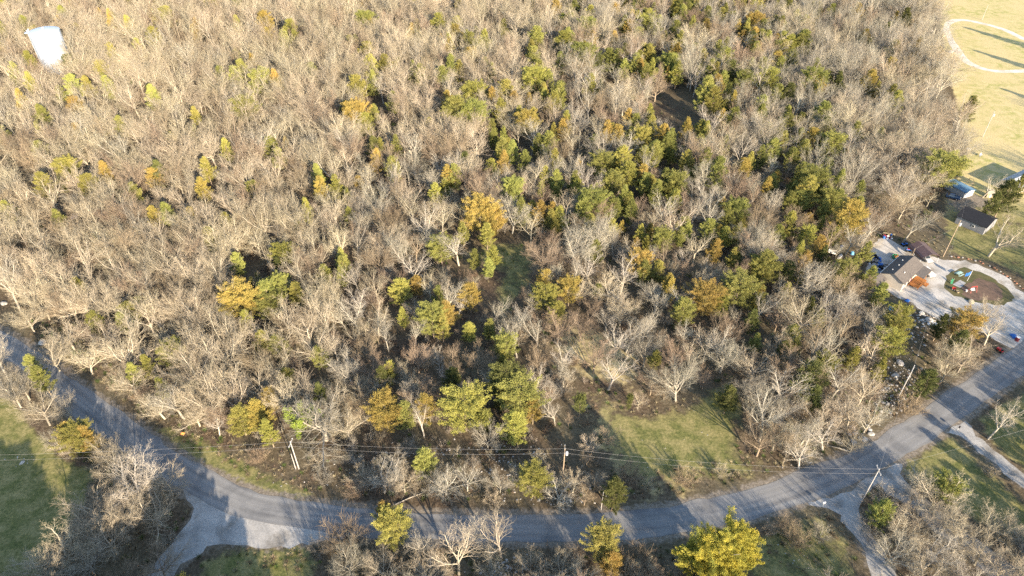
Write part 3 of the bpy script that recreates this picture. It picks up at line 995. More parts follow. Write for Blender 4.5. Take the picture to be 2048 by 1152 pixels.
# ------------------------------------------------------------------ trees: where they stand
# bare trees read off the photograph: foot (u, v), height, kind index, crown radius
HAND = [
    (285, 1012, 10, 7, 7.8, "broad pale oak with a spreading crown beside the gravel pull-off"),
    (205, 1060, 10, 6, 8.0, "wide spreading bare oak on the edge of the shaded left lawn"),
    (318, 1052, 8.5, 6, 5.5, "bare spreading oak closest to the gravel pull-off below the broad pale oak"),
    (150, 1120, 9.5, 6, 7.2, "wide pale bare tree at the foot of the lawn in the left corner"),
    (330, 1150, 6.5, 11, 4.6, "low reddish-brown bare tree beside the mouth of the gravel pull-off"),
    (262, 1185, 7, 11, 4.5, "low russet bare tree cut by the lower frame edge left of the pull-off"),
    (222, 925, 8.5, 6, 3.8, "bare tree rising from the bronze cedar on the left verge"),
    (100, 850, 10, 9, 5.2, "greyish fine-twigged tree between the left lawn and the road"),
    (42, 815, 10, 10, 5.0, "grey bare tree at the upper tip of the left lawn"),
    (148, 842, 8, 10, 3.6, "small grey tree leaning over the road verge above the bronze cedar"),
    (10, 745, 10, 7, 5.0, "white twiggy tree at the left frame edge beside the road"),
    (20, 790, 9, 9, 4.2, "pale tree cut by the left frame edge just above the lawn"),
    (653, 880, 12, 8, 8.5, "big crooked-limbed oak at the wood edge beside the ivy-clad tree"),
    (450, 748, 14, 6, 8.5, "large pale tree with a vase of thick limbs in the wood above the left bend"),
    (396, 585, 14, 6, 8.5, "pale tree with low sweeping limbs beside the dark gap in the left wood"),
    (770, 985, 7.5, 7, 5.4, "gnarled whitish tree with drooping twigs on the rough bank beside the road"),
    (893, 990, 8, 8, 5.4, "rounded grey tree on the rough bank right of the gnarled whitish tree"),
    (935, 982, 8.5, 5, 3.0, "slender whitish tree standing alone between grey trees on the rough bank"),
    (1044, 975, 7, 10, 3.4, "small fan-shaped grey tree on the rough bank beside a low cedar"),
    (1115, 1008, 8.2, 5, 4.3, "whitish vase-shaped tree by the road below the middle utility pole"),
    (1168, 1010, 5, 11, 2.2, "small brown-twigged tree right of the whitish vase-shaped tree by the road"),
    (1003, 1117, 12.5, 3, 5.2, "tall pale twin-stemmed tree standing over the road near the lower frame edge"),
    (918, 1150, 12.5, 3, 5.6, "tall pale tree in front of the road, foot at the lower frame edge"),
    (958, 1092, 9, 5, 4.0, "whitish tree overhanging the road between the two tall pale trees"),
    (841, 1116, 11.5, 4, 3.8, "thin leaning grey tree beside the orange cedar below the road"),
    (1351, 803, 14, 10, 6.5, "big dense rounded grey tree at the upper edge of the meadow"),
    (1300, 790, 9, 11, 4.2, "brownish fine-twigged tree left of the big rounded grey tree above the meadow"),
    (1440, 745, 11, 8, 5.2, "grey bare tree above the shaded corner of the meadow"),
    (1522, 825, 8, 10, 4.6, "low rounded grey tree on the right side of the meadow, upper of two"),
    (1513, 912, 11, 11, 5.2, "dense brown-grey double tree on the right side of the meadow by the power lines"),
    (1545, 900, 9, 9, 3.8, "pale bare tree close behind the double tree at the meadow's right side"),
    (1213, 890, 6.2, 11, 3.0, "thin pinkish-brown bush-like tree at the left edge of the sunlit meadow"),
    (1227, 716, 12, 5, 4.6, "whitish forked tree in the open brown glade above the meadow"),
    (1252, 705, 12, 4, 5.2, "grey forked tree at the upper right of the open brown glade"),
    (1125, 742, 10.5, 5, 4.0, "whitish tree standing alone in the open brown glade above the meadow"),
    (1034, 716, 11, 4, 4.2, "tall thin-stemmed grey tree left of the open brown glade"),
    (1078, 800, 11, 5, 4.6, "whitish tree at the wood edge behind the roadside cedars"),
    (1110, 850, 9, 4, 3.8, "grey tree at the corner where the wood meets the meadow"),
    (1275, 818, 5.5, 9, 2.2, "small pale sapling clump on the upper rim of the meadow"),
    (1866, 1028, 10.5, 6, 7.2, "broad pale spreading tree between the two gravel driveways on the right"),
    (1816, 1008, 7, 7, 4.4, "small pale tree at the driveway mouth in front of the broad spreading tree"),
    (1762, 1015, 6, 10, 3.6, "low grey tree in the brush beside the curving driveway"),
    (1790, 1090, 8.5, 6, 5.2, "pale spreading tree beside the curving driveway near the lower right"),
    (1848, 1135, 8, 7, 5.0, "whitish bushy-crowned tree in the lower right clump, foot near the frame edge"),
    (1905, 1105, 8.5, 9, 4.6, "fine-twigged pale tree over the driveway in the lower right clump"),
    (1968, 1075, 8.5, 6, 5.0, "pale spreading tree on the lawn side of the lower right clump"),
    (1990, 1160, 8, 9, 4.4, "pale tree in the lower right corner beside the driveway"),
    (2035, 1120, 8, 8, 4.4, "grey tree at the right frame edge in the lower right clump"),
    (1920, 1180, 8, 7, 4.6, "whitish tree cut by the lower frame edge in the lower right clump"),
    (1976, 878, 12, 5, 3.6, "slender white-stemmed tree leaning over the right lawn by the road"),
    (1805, 486, 14, 4, 5.6, "tall grey tree with two leaning stems behind the carport"),
    (1977, 513, 13.5, 3, 7.0, "big pale tree with forked trunks beside the dark-roofed barn"),
    (1965, 395, 9.5, 5, 4.0, "rounded whitish tree standing alone behind the small tan hut"),
    (1880, 742, 8, 9, 3.8, "pale dense tree in the roadside clump left of the bronze-topped cedar"),
    (1892, 735, 9.5, 6, 4.6, "pale spreading tree in the roadside clump below the gravel yard"),
    (1935, 715, 9.5, 3, 5.0, "pale leaning tree at the right end of the roadside clump"),
    (1968, 690, 9, 3, 4.6, "pale tree beside the road where the gravel yard opens"),
    (1900, 675, 8, 9, 3.4, "small pale tree at the edge of the gravel yard behind the bronze-topped cedar"),
    (1958, 655, 9.5, 9, 4.0, "pale fine-twigged tree inside the right end of the gravel yard"),
    (1840, 790, 6.5, 11, 3.0, "low brown tree at the lower end of the roadside clump"),
    (1645, 900, 9, 5, 4.6, "whitish tree at the sunlit wood corner near the road and rock bank"),
    (1690, 860, 11, 3, 4.6, "pale tree in the sunlit wood corner beside the cleared rocky strip"),
    (1715, 812, 11, 9, 4.6, "dense pale tree leaning over the cleared rocky strip"),
    (1660, 800, 12, 5, 5.0, "whitish forked tree behind the sunlit wood corner"),
    (1600, 890, 8, 8, 4.2, "grey tree at the lower wood edge below the big dark cedar"),
    (1735, 735, 11, 3, 4.8, "pale tree beside the cleared strip, half way up to the house"),
    (120, 742, 9, 9, 5.0, "pale brushy tree leaning over the left road where it enters the picture"),
    (185, 748, 9, 6, 5.0, "pale sprawling tree overhanging the left road verge"),
    (70, 665, 9, 9, 5.0, "pale sprawling tree at the far left end of the road"),
    (330, 838, 8.5, 6, 4.6, "pale crooked tree at the wood foot above the green verge"),
    (275, 790, 8.5, 9, 4.4, "pale fine-twigged tree on the sunny bank of the left road"),
    (400, 852, 8.5, 6, 4.6, "pale crooked tree left of the green and bronze roadside cedars"),
    (440, 872, 7, 5, 3.4, "small whitish tree wrapped low in ivy at the end of the green verge"),
    (1170, 575, 11, 5, 4.6, "whitish tree above the bronze cedars left of the mid wood dark patch"),
    (1240, 590, 12, 5, 5.4, "large whitish tree in the thin wood above the brown glade"),
    (700, 760, 9.5, 7, 5.6, "crooked white-limbed tree at the edge of the dark hollow in the lower wood"),
    (735, 725, 8, 11, 4.0, "reddish-topped bare tree beside the dark hollow in the lower wood"),
    (880, 745, 7.5, 5, 2.4, "small stark white tree in the middle of the dark hollow"),
    (1655, 640, 11, 7, 5.0, "whitish tangled tree in the wood below the junk yard"),
    (1640, 600, 10, 6, 4.8, "pale spreading tree in the wood left of the house shed"),
    (1575, 800, 9, 4, 3.6, "grey tree between the rounded tree and the big dark cedar right of the meadow"),
    (250, 965, 9, 9, 4.8, "fine-twigged pale tree at the top of the left clump where wires cross"),
    (235, 1108, 9, 9, 5.4, "dense fine-twigged tree in the heart of the left clump"),
    (110, 1165, 8.5, 9, 5.0, "fine-twigged tree at the lower left tip of the left clump"),
    (345, 990, 8, 9, 4.6, "fine-twigged pale tree reaching towards the road at the top right of the left clump"),
    (190, 1150, 8, 10, 5.0, "grey fine-twigged tree at the lower frame edge in the left clump"),
    (265, 1055, 9, 6, 5.5, "crooked-limbed tree between the broad pale oak and the pull-off"),
    (60, 800, 8, 9, 4.4, "pale fine-twigged tree on the road side of the upper left lawn tip"),
    (160, 905, 7.5, 9, 4.0, "pale tree growing through the bronze cedars on the left verge"),
    (125, 905, 6.5, 10, 3.4, "small grey tree on the lawn side of the bronze cedars"),
    (1826, 1060, 8.5, 9, 5.0, "fine-twigged tree in the middle of the lower right clump"),
    (1770, 1130, 8, 10, 4.6, "grey tree at the lower left of the lower right clump"),
    (1880, 1062, 7.5, 10, 4.2, "grey twiggy tree right of the broad pale spreading tree's foot"),
    (1948, 1130, 8, 9, 4.6, "fine-twigged tree over the gravel near the lower right corner"),
    (2030, 1170, 8, 6, 5.0, "pale tree cut by the lower right corner"),
    (2005, 1085, 7.5, 9, 4.0, "fine-twigged tree on the lawn edge of the lower right clump"),
    (1835, 1180, 8, 9, 4.8, "fine-twigged tree cut by the lower frame edge beside the curving driveway"),
    (700, 1150, 7, 10, 4.2, "dense grey tree at the lower frame edge left of the leaning tree"),
    (770, 1165, 7.5, 9, 4.6, "fine pale tree at the lower frame edge below the orange cedar"),
    (860, 1170, 8, 9, 4.6, "fine pale tree at the lower frame edge below the leaning grey tree"),
    (985, 1170, 7, 10, 4.0, "grey tree at the lower frame edge between the tall pale trees"),
    (1060, 1160, 6.5, 9, 3.8, "low fine-twigged tree just left of the short white post"),
    (1120, 1165, 6.5, 9, 4.4, "low wide pale tree at the lower frame edge left of the bronze cedar"),
    (1165, 1180, 6.5, 10, 4.0, "low grey tree at the lower frame edge under the bronze cedar"),
    (1290, 1180, 6, 11, 3.8, "low brown tree at the lower frame edge right of the bronze cedar"),
    (810, 985, 6.5, 9, 3.8, "fine pale tree just right of the gnarled whitish tree"),
    (735, 975, 6, 9, 3.6, "fine pale tree just left of the gnarled whitish tree"),
    (860, 965, 6.5, 9, 3.6, "fine pale tree left of the rounded grey tree on the bank"),
    (1000, 985, 6, 10, 3.4, "grey fine-twigged tree left of the small fan-shaped tree"),
    (1085, 985, 6, 9, 3.4, "fine pale tree behind the whitish vase-shaped tree by the road"),
    (1145, 985, 6, 9, 3.2, "fine pale tree right behind the whitish vase-shaped tree"),
    (700, 880, 9, 9, 4.6, "fine-twigged pale tree right of the big crooked oak at the wood edge"),
    (360, 800, 9, 9, 5.0, "dense fine-twigged tree on the sunny slope above the green verge"),
    (305, 755, 9, 6, 5.4, "sprawling pale tree on the sunny slope of the left bend"),
    (225, 700, 10, 9, 5.4, "dense fine-twigged tree above the left road verge"),
    (150, 700, 9, 9, 5.4, "dense sprawling tree at the road verge below the far left wood"),
    (100, 640, 10, 9, 5.2, "fine-twigged tree leaning over the far left road end"),
    (1700, 905, 5, 9, 3.2, "small bushy pale tree right at the sunlit rocks by the road"),
    (1670, 860, 10, 9, 4.8, "dense pale tree at the heart of the sunlit wood corner"),
    (1630, 870, 9, 9, 4.4, "dense pale tree left in the sunlit wood corner"),
    (1585, 915, 7, 9, 3.8, "low dense pale tree on the verge left of the sunlit corner"),
    (1560, 850, 9, 10, 4.6, "dense grey tree right behind the brown-grey double tree"),
    (1495, 800, 8, 10, 4.4, "grey fine-twigged tree at the shaded right corner of the meadow"),
    (1880, 765, 7, 9, 4.0, "fine pale tree at the foot of the roadside clump"),
    (1915, 745, 7.5, 9, 4.0, "fine pale tree on the road side of the roadside clump"),
    (1740, 470, 11, 11, 4.8, "pinkish-brown fine tree over the back of the junk yard"),
    (1770, 450, 12, 11, 5.0, "reddish-brown fine tree behind the junk heap"),
    (1715, 520, 10, 9, 4.2, "pale tree leaning over the trailer clearing"),
]
# cedars read off the photograph: crown middle (u, v), tone
CED = """12 20 y|67 174 y|82 270 y|88 238 g|155 222 o|178 178 y|158 270 o|137 345 y|92 378 Y|212 350 o|415 342 y|407 385 o|445 160 g|525 172 g|553 170 o|540 300 g|560 320 g|492 226 g|5 272 g|636 356 g|643 383 o|673 378 y|280 105 g|85 308 g|143 138 d|472 165 g
731 51 g|827 147 g|841 155 g|772 137 y|714 181 y|748 170 g|902 140 g|919 146 y|885 160 g|970 140 g|984 152 g|950 198 y|912 232 G|895 212 o|714 240 o|731 253 y|748 297 d|793 294 g|786 342 g|755 325 o|1073 82 g|1066 123 g|1135 82 g|1125 51 g|1166 123 g|1142 113 g|1183 89 o|1227 89 o|1227 31 o|1172 65 g|1248 58 g|1278 17 g|1302 51 g|1350 20 y|1350 68 g|1360 89 y|1275 82 g|1337 137 g|1278 144 o|1070 171 y|1097 174 g|1077 294 g|1097 294 g|1107 212 y|1053 253 o|1125 263 o|1049 325 g|1008 328 o|1109 325 y|1001 229 y|947 239 g|1090 359 y|1149 369 g|1203 335 g|1224 373 g|1244 325 y|1255 356 y|1261 280 g|1282 284 y|1302 253 y|1282 325 g|1309 308 g|1340 376 g|1337 294 g|1213 270 o|1025 390 g|909 359 g|988 280 g
1393 20 y|1348 17 g|1448 31 g|1482 20 y|1506 58 o|1523 65 g|1492 65 g|1574 24 g|1519 85 g|1533 92 g|1564 106 y|1595 96 g|1499 147 g|1512 110 o|1557 140 g|1485 171 g|1451 99 g|1410 195 G|1424 209 y|1427 174 y|1465 209 o|1441 246 o|1465 246 g|1642 239 g|1649 263 g|1663 297 g|1598 280 g|1571 256 g|1519 239 g|1543 308 g|1519 318 g|1499 328 y|1485 345 o|1434 352 G|1410 325 g|1372 328 y|1341 284 g|1297 263 y|1287 318 g|1307 315 g|1348 376 g|1625 373 G|1725 85 o|1882 348 G|1533 380 o|1622 174 g|1372 263 o|1533 168 y|1673 171 d|1707 273 g|1807 44 d|1314 72 g|1290 55 g|1338 137 g|1936 222 g
20 429 y|120 446 g|424 483 g|568 518 y|650 552 g|684 555 g|537 596 G|595 593 Y|561 579 g|479 610 O|496 647 y|527 685 y|544 620 g|192 648 g|349 716 g|297 736 y|68 736 g|161 582 y|335 432 g|684 521 g
960 439 O|981 452 o|974 473 y|995 439 o|1022 398 g|1042 428 g|926 470 g|899 493 g|882 504 g|1080 432 o|1118 439 y|1104 432 o|1186 418 g|1165 422 g|1179 456 y|1224 459 y|1227 425 g|1248 398 g|1261 428 g|1313 391 g|1343 377 g|1323 487 g|1367 459 g|1360 476 g|977 538 g|950 521 g|988 514 y|1090 565 o|1090 603 y|1138 586 o|940 596 O|834 576 o|878 596 g|892 634 O|865 647 G|885 657 y|806 637 y|1278 535 o|1340 582 o|1012 699 g|1005 726 y|687 538 g|871 394 y|1364 624 g
1530 538 G|1516 542 y|1475 589 G|1519 593 o|1410 603 O|1365 628 G|1335 576 o|1417 463 g|1451 439 g|1471 432 g|1348 408 y|1372 466 g|1321 487 g|1612 391 Y|1598 408 g|1656 408 g|1577 453 y|1553 476 g|1598 507 y|1636 497 o|1612 476 y|1694 442 O|1731 507 g|1430 504 o|1738 559 g|1759 593 g|1793 641 y|1786 668 y|1772 695 y|1758 740 y|1636 641 g|1581 678 g|1588 699 g|1704 719 y|1677 569 y|1574 548 d|1926 658 O|1618 762 D|1601 782 d|1625 799 d|1567 707 d|1645 738 y|1915 690 d
770 824 O 1.05|812 834 g 1.2|850 820 o 1.3|930 828 Y 1.15|968 842 g|1028 856 y 1.3|1066 822 o 1.1|1012 772 D|1000 800 d|1040 802 g 1.2|482 842 y 1.3|518 830 o 1.2|538 866 y|850 930 g|1066 968 y|1228 990 D|905 760 d|765 760 d|140 872 o|158 884 y|178 880 o|85 762 g|768 1032 o|788 1062 y|1205 1090 y|1222 1128 o|1258 808 d 0.2|1160 812 d 0.4|1690 550 g|2008 398 D|2040 372 y|1985 412 d|1880 655 d|1850 770 d|1760 1030 g|1885 985 g|540 800 o|1455 800 d|640 790 d"""
CL = []
for tok in CED.replace("\n", "|").split("|"):
    q = tok.split()
    CL.append((float(q[0]), float(q[1]), q[2], float(q[3]) if len(q) > 3 else 1.0))

trees = []      # dict(kind, x, y, h, idx, sx, rz, label, px)
occupied = []
cedar_spots = []


def add_cedar(u, v, k, f=1.0):
    big = k.isupper()
    kk = k.lower()
    far = P(u, v).y
    h = (9.4 if big else 7.8) * R.uniform(.9, 1.12) * (1.55 if far > 240 else 1.3 if far > 170 else 1.05)
    si = R.randrange(5) if not big else R.choice([1, 2, 3])
    h *= 1 + (f - 1) * .45
    c = CEDAR[(si, kk)]
    p = P(u, v, h * 0.52)
    s = h / c['h']
    wd = R.uniform(.85, 1.15) * (1.1 if big else .95) * (1 + (f - 1) * .8)
    trees.append(dict(kind='cedar', x=p.x, y=p.y, h=h, key=(si, kk), s=(s * wd, s * wd, s), rz=R.uniform(0, 6.28), big=big, tone=kk, u=u, v=v))
    occupied.append((p.x, p.y, 2.2))
    cedar_spots.append((p.x, p.y, 3.2 if big else 2.3))


for u, v, k, f in CL:
    add_cedar(u, v, k, f)
for (u, v, h, i, r, lab) in HAND:
    p = P(u, v)
    b = BT[i]
    trees.append(dict(kind='bare', x=p.x, y=p.y, h=h, key=i, s=(r / b['r'], r / b['r'], h / b['h']), rz=R.uniform(0, 6.28), label=lab, hand=True, tone=b['bark']))
    occupied.append((p.x, p.y, min(r * 0.62, 5)))
occupied.append((P(598, 876).x, P(598, 876).y, 5.0))
cedar_spots.append((P(598, 876).x, P(598, 876).y, 3.0))


def free(x, y, d=0.0):
    for (a, b, r) in occupied:
        if (a - x) ** 2 + (b - y) ** 2 < (r + d) ** 2:
            return False
    return True




def hides_cedar(x, y):
    """bare trees stand back a little on the open side of a cedar"""
    for (a, b, r) in cedar_spots:
        if abs(a - x) < r * 1.15 and -(12 if b > 240 else 6.5) < y - b < 1.0 and R.random() < 0.72:
            return True
    return False


# small cedars under and between the bare trees, thickest in the band from the top centre down to the right
BAND = W2([(1080, 0), (1560, 0), (1640, 150), (1700, 350), (1740, 600), (1700, 740), (1500, 720), (1260, 560), (1050, 480), (960, 330), (1050, 150)])
m_ = 5200
qx, qy = NR.uniform(-330, 260, m_), NR.uniform(70, 470, m_)
qk = (sdf(qx, qy, FOREST) < -1) & (sdf(qx, qy, CLEAR1) > 0) & (sdf(qx, qy, CLEAR2) > 0) & (np.abs(qx) < .8 * qy)
qb = sdf(qx, qy, BAND) < 0
qr = NR.uniform(0, 1, m_)
qk &= np.where(qb, qr < .55, qr < .13)
for i in np.nonzero(qk)[0]:
    x, y = float(qx[i]), float(qy[i])
    if not free(x, y, -.6):
        continue
    h = R.uniform(5.0, 9.0) * (1.5 if y > 240 else 1.2 if y > 170 else 1.0)
    kk = R.choices('gyod', [5, 5, 2.2, 1.2])[0]
    si = R.choice([0, 1, 3, 4])
    c = CEDAR[(si, kk)]
    s = h / c['h']
    w = s * R.uniform(.8, 1.15)
    trees.append(dict(kind='cedar', x=x, y=y, h=h, key=(si, kk), s=(w, w, s), rz=R.uniform(0, 6.28), big=False, tone=kk))
    occupied.append((x, y, 1.2))
    cedar_spots.append((x, y, 2.2))

# hexagonal scatter over the wood
sx = 5.9
cand = []
yy = 60.0
row = 0
while yy < 700:
    st = sx * (0.92 if yy < 170 else 1.08 if yy < 300 else 1.22)
    xx = -460.0 + (row % 2) * st / 2
    while xx < 360:
        if abs(xx) < 0.80 * yy + 46:
            cand.append((xx + R.uniform(-.36, .36) * st, yy + R.uniform(-.36, .36) * st))
        xx += st
    yy += st * 0.86
    row += 1
cx = np.array([c[0] for c in cand])
cy = np.array([c[1] for c in cand])
keep = sdf(cx, cy, FOREST) + 3.5 * np.sin(cx * .31 + 1.3 * np.sin(cy * .11)) * np.sin(cy * .23 + .7) < .5
for hole, m_ in ((CLEAR1, 0), (CLEAR2, 1), (HOLE3, 0)):
    keep &= sdf(cx, cy, hole) > m_
keep &= (sdf(cx, cy + 8, CLEAR1) > 0) & (sdf(cx, cy + 4, CLEAR1) > 0) & (sdf(cx, cy + 4, CLEAR2) > 0)
keep &= np.hypot(cx - TANKC.x, (cy - TANKC.y + 7) * .62) > TANK_R + 2.2
thin = (sdf(cx, cy, BROWNC) < 0) * 0.62 + (sdf(cx, cy, SHADEC) < 0) * 0.45
dens = NR.uniform(0, 1, len(cx)) > np.maximum(thin, 0.06)
keep &= dens
rx = np.array([to_px(a, b)[0] for a, b in cand])
ry = np.array([to_px(a, b)[1] for a, b in cand])
for i in np.nonzero(keep)[0]:
    x, y = float(cx[i]), float(cy[i])
    if not free(x, y, 0.3) or hides_cedar(x, y):
        continue
    t = R.random()
    right = rx[i] > 1500 and ry[i] < 420
    if right:
        idx = R.choices([1, 4, 10, 9, 0, 2], [4, 3, 4, 3, 2, 1])[0]
    elif ry[i] < 330 and rx[i] < 1100:
        idx = R.choices([0, 3, 6, 9, 2, 1], [5, 4, 1, 3, 3, 1])[0]
    elif rx[i] < 700:
        idx = R.choices([0, 3, 6, 9, 11, 4], [3, 4, 3, 3, 2, 1])[0]
    else:
        idx = R.choices([0, 1, 2, 3, 4, 5, 8, 9, 10, 11], [2, 2, 3, 2, 3, 3, 1, 2, 2, 3])[0]
    b = BT[idx]
    h = R.uniform(9.0, 15.0) * (1.28 if y > 260 else 1.12 if y > 200 else 0.98)
    if 700 < rx[i] < 1500 and ry[i] > 560:
        h *= 0.78
    s = h / b['h']
    w = s * R.uniform(.85, 1.2) * (0.8 if idx in (6, 7, 8) else 1.0)
    trees.append(dict(kind='bare', x=x, y=y, h=h, key=idx, s=(w, w, s), rz=R.uniform(0, 6.28), tone=b['bark'], hand=False))

# young fine-twigged trees between the tall ones and along the bank above the road
BANK = W2([(600, 890), (1180, 885), (1230, 970), (1200, 1015), (900, 1018), (700, 1000), (620, 960)])
LOWB = W2([(660, 1100), (1340, 1098), (1360, 1200), (620, 1200)])
qx, qy = NR.uniform(-300, 250, 9000), NR.uniform(58, 400, 9000)
qr = NR.uniform(0, 1, 9000)
qF = (sdf(qx, qy, FOREST) < 0) & (np.abs(qx) < .8 * qy + 8)
for hole in (CLEAR1, CLEAR2, BROWNC, HOLE3):
    qF &= sdf(qx, qy, hole) > 1
qF &= np.hypot(qx - TANKC.x, qy - TANKC.y + 5) > 14
qB = (sdf(qx, qy, BANK) < 0) | (sdf(qx, qy, LOWB) < 0)
qk = ((qF & (qr < np.where(qy < 200, .55, .30))) | (qB & (qr < .8))) & (dline(qx, qy, ROADC) > 5.5)
for i in np.nonzero(qk)[0]:
    x, y = float(qx[i]), float(qy[i])
    if any(abs(a - x) < r * .9 and -4.5 < y - b < .6 for (a, b, r) in cedar_spots):
        continue
    idx = R.choice([9, 10, 11, 11, 0, 2])
    b = BT[idx]
    h = R.uniform(3.2, 6.5) if not qB[i] else R.uniform(2.6, 4.8)
    s = h / b['h']
    w = s * R.uniform(1.0, 1.35)
    trees.append(dict(kind='bare', x=x, y=y, h=h, key=idx, s=(w, w, s), rz=R.uniform(0, 6.28), tone=b['bark'], hand=False))

# trees beyond the frame whose long shadows fall into it
outside = []
for k in range(150):
    x, y = (R.uniform(-105, -30), R.uniform(22, 58)) if k < 90 else (R.uniform(-30, 60), R.uniform(15, 50))
    h = R.uniform(12, 17) if k < 90 else R.uniform(8, 11)
    if to_px(x, y, h)[1] < 1175 or dline(np.array([x]), np.array([y]), ROADC)[0] < 6:
        continue
    trees.append(dict(kind='cedar', x=x, y=y, h=h, key=(3, 'd'), s=(h / 8.5 * 1.1,) * 2 + (h / 8.5,), rz=R.uniform(0, 6.28), big=True, tone='d'))
for k in range(22):
    x, y, h = R.uniform(92, 135), R.uniform(50, 88), R.uniform(8, 12)
    if to_px(x, y, h * .9)[0] > 2080 or to_px(x, y, h)[1] > 1170:
        trees.append(dict(kind='cedar', x=x, y=y, h=h, key=(3, 'd'), s=(h / 8.5,) * 3, rz=R.uniform(0, 6.28), big=True, tone='d'))
for k in range(380):
    x, y = R.uniform(-120, 160), R.uniform(4, 60)
    if abs(x) > 0.62 * (y + 60) + 60:
        continue
    outside.append((x, y))
for k in range(46):
    outside.append((R.uniform(118, 190), R.uniform(62, 112)))
for k in range(26):
    outside.append((R.uniform(140, 172), R.uniform(96, 150)))
for (x, y) in outside:
    if dline(np.array([x]), np.array([y]), ROADC)[0] < 6:
        continue
    u, v, _ = to_px(x, y)
    if u < 2060 and to_px(x, y, 12)[1] < 1165 and u > -20:
        continue
    idx = R.choice([3, 4, 9, 10, 6, 11])
    b = BT[idx]
    h = R.uniform(9.5, 13)
    trees.append(dict(kind='bare', x=x, y=y, h=h, key=idx, s=(h / b['h'],) * 3, rz=R.uniform(0, 6.28), tone=b['bark'], hand=False))
for (u, v, h) in ((1938, 57, 21), (1957, 103, 19), (2012, 180, 17)):
    q = P(u, v)
    L_ = h / math.tan(SUN_EL) * 0.97
    x, y = q.x + math.cos(SUN_AZ) * L_, q.y + math.sin(SUN_AZ) * L_
    trees.append(dict(kind='cedar', x=x, y=y, h=h, key=(0, 'd'), s=(h / 8.0 * .8, h / 8.0 * .8, h / 8.0), rz=1.0, big=True, tone='d', label="tall dark conifer past the right edge whose pointed shadow lies on the tan field, %s" % {21: "uppermost", 19: "middle", 17: "lowest"}[h]))
for (x, y, h) in ((215, 205, 12), (230, 222, 13), (196, 150, 13), (206, 172, 14), (150, 132, 11), (240, 250, 13), (190, 188, 14), (176, 150, 13), (222, 236, 12)):
    b = BT[9]
    trees.append(dict(kind='bare', x=x, y=y, h=h, key=9, s=(h / b['h'] * 1.1,) * 3, rz=R.uniform(0, 6.28), tone='pale', hand=False))

for t in trees:
    u, v, Y = to_px(t['x'], t['y'], t['h'] * 0.5)
    t['u'], t['v'] = u, v
    t['inframe'] = -40 < u < 2088 and -20 < v < 1190
    t['size'] = t['h'] / Y if t['inframe'] else 0

bare = [t for t in trees if t['kind'] == 'bare']
print("bare", len(bare), "in frame", sum(t['inframe'] for t in bare), "cedars", len(CL))
bare.sort(key=lambda t: (not t.get('hand'), -t['size']))
NB = 300
single, mass = bare[:NB], bare[NB:]

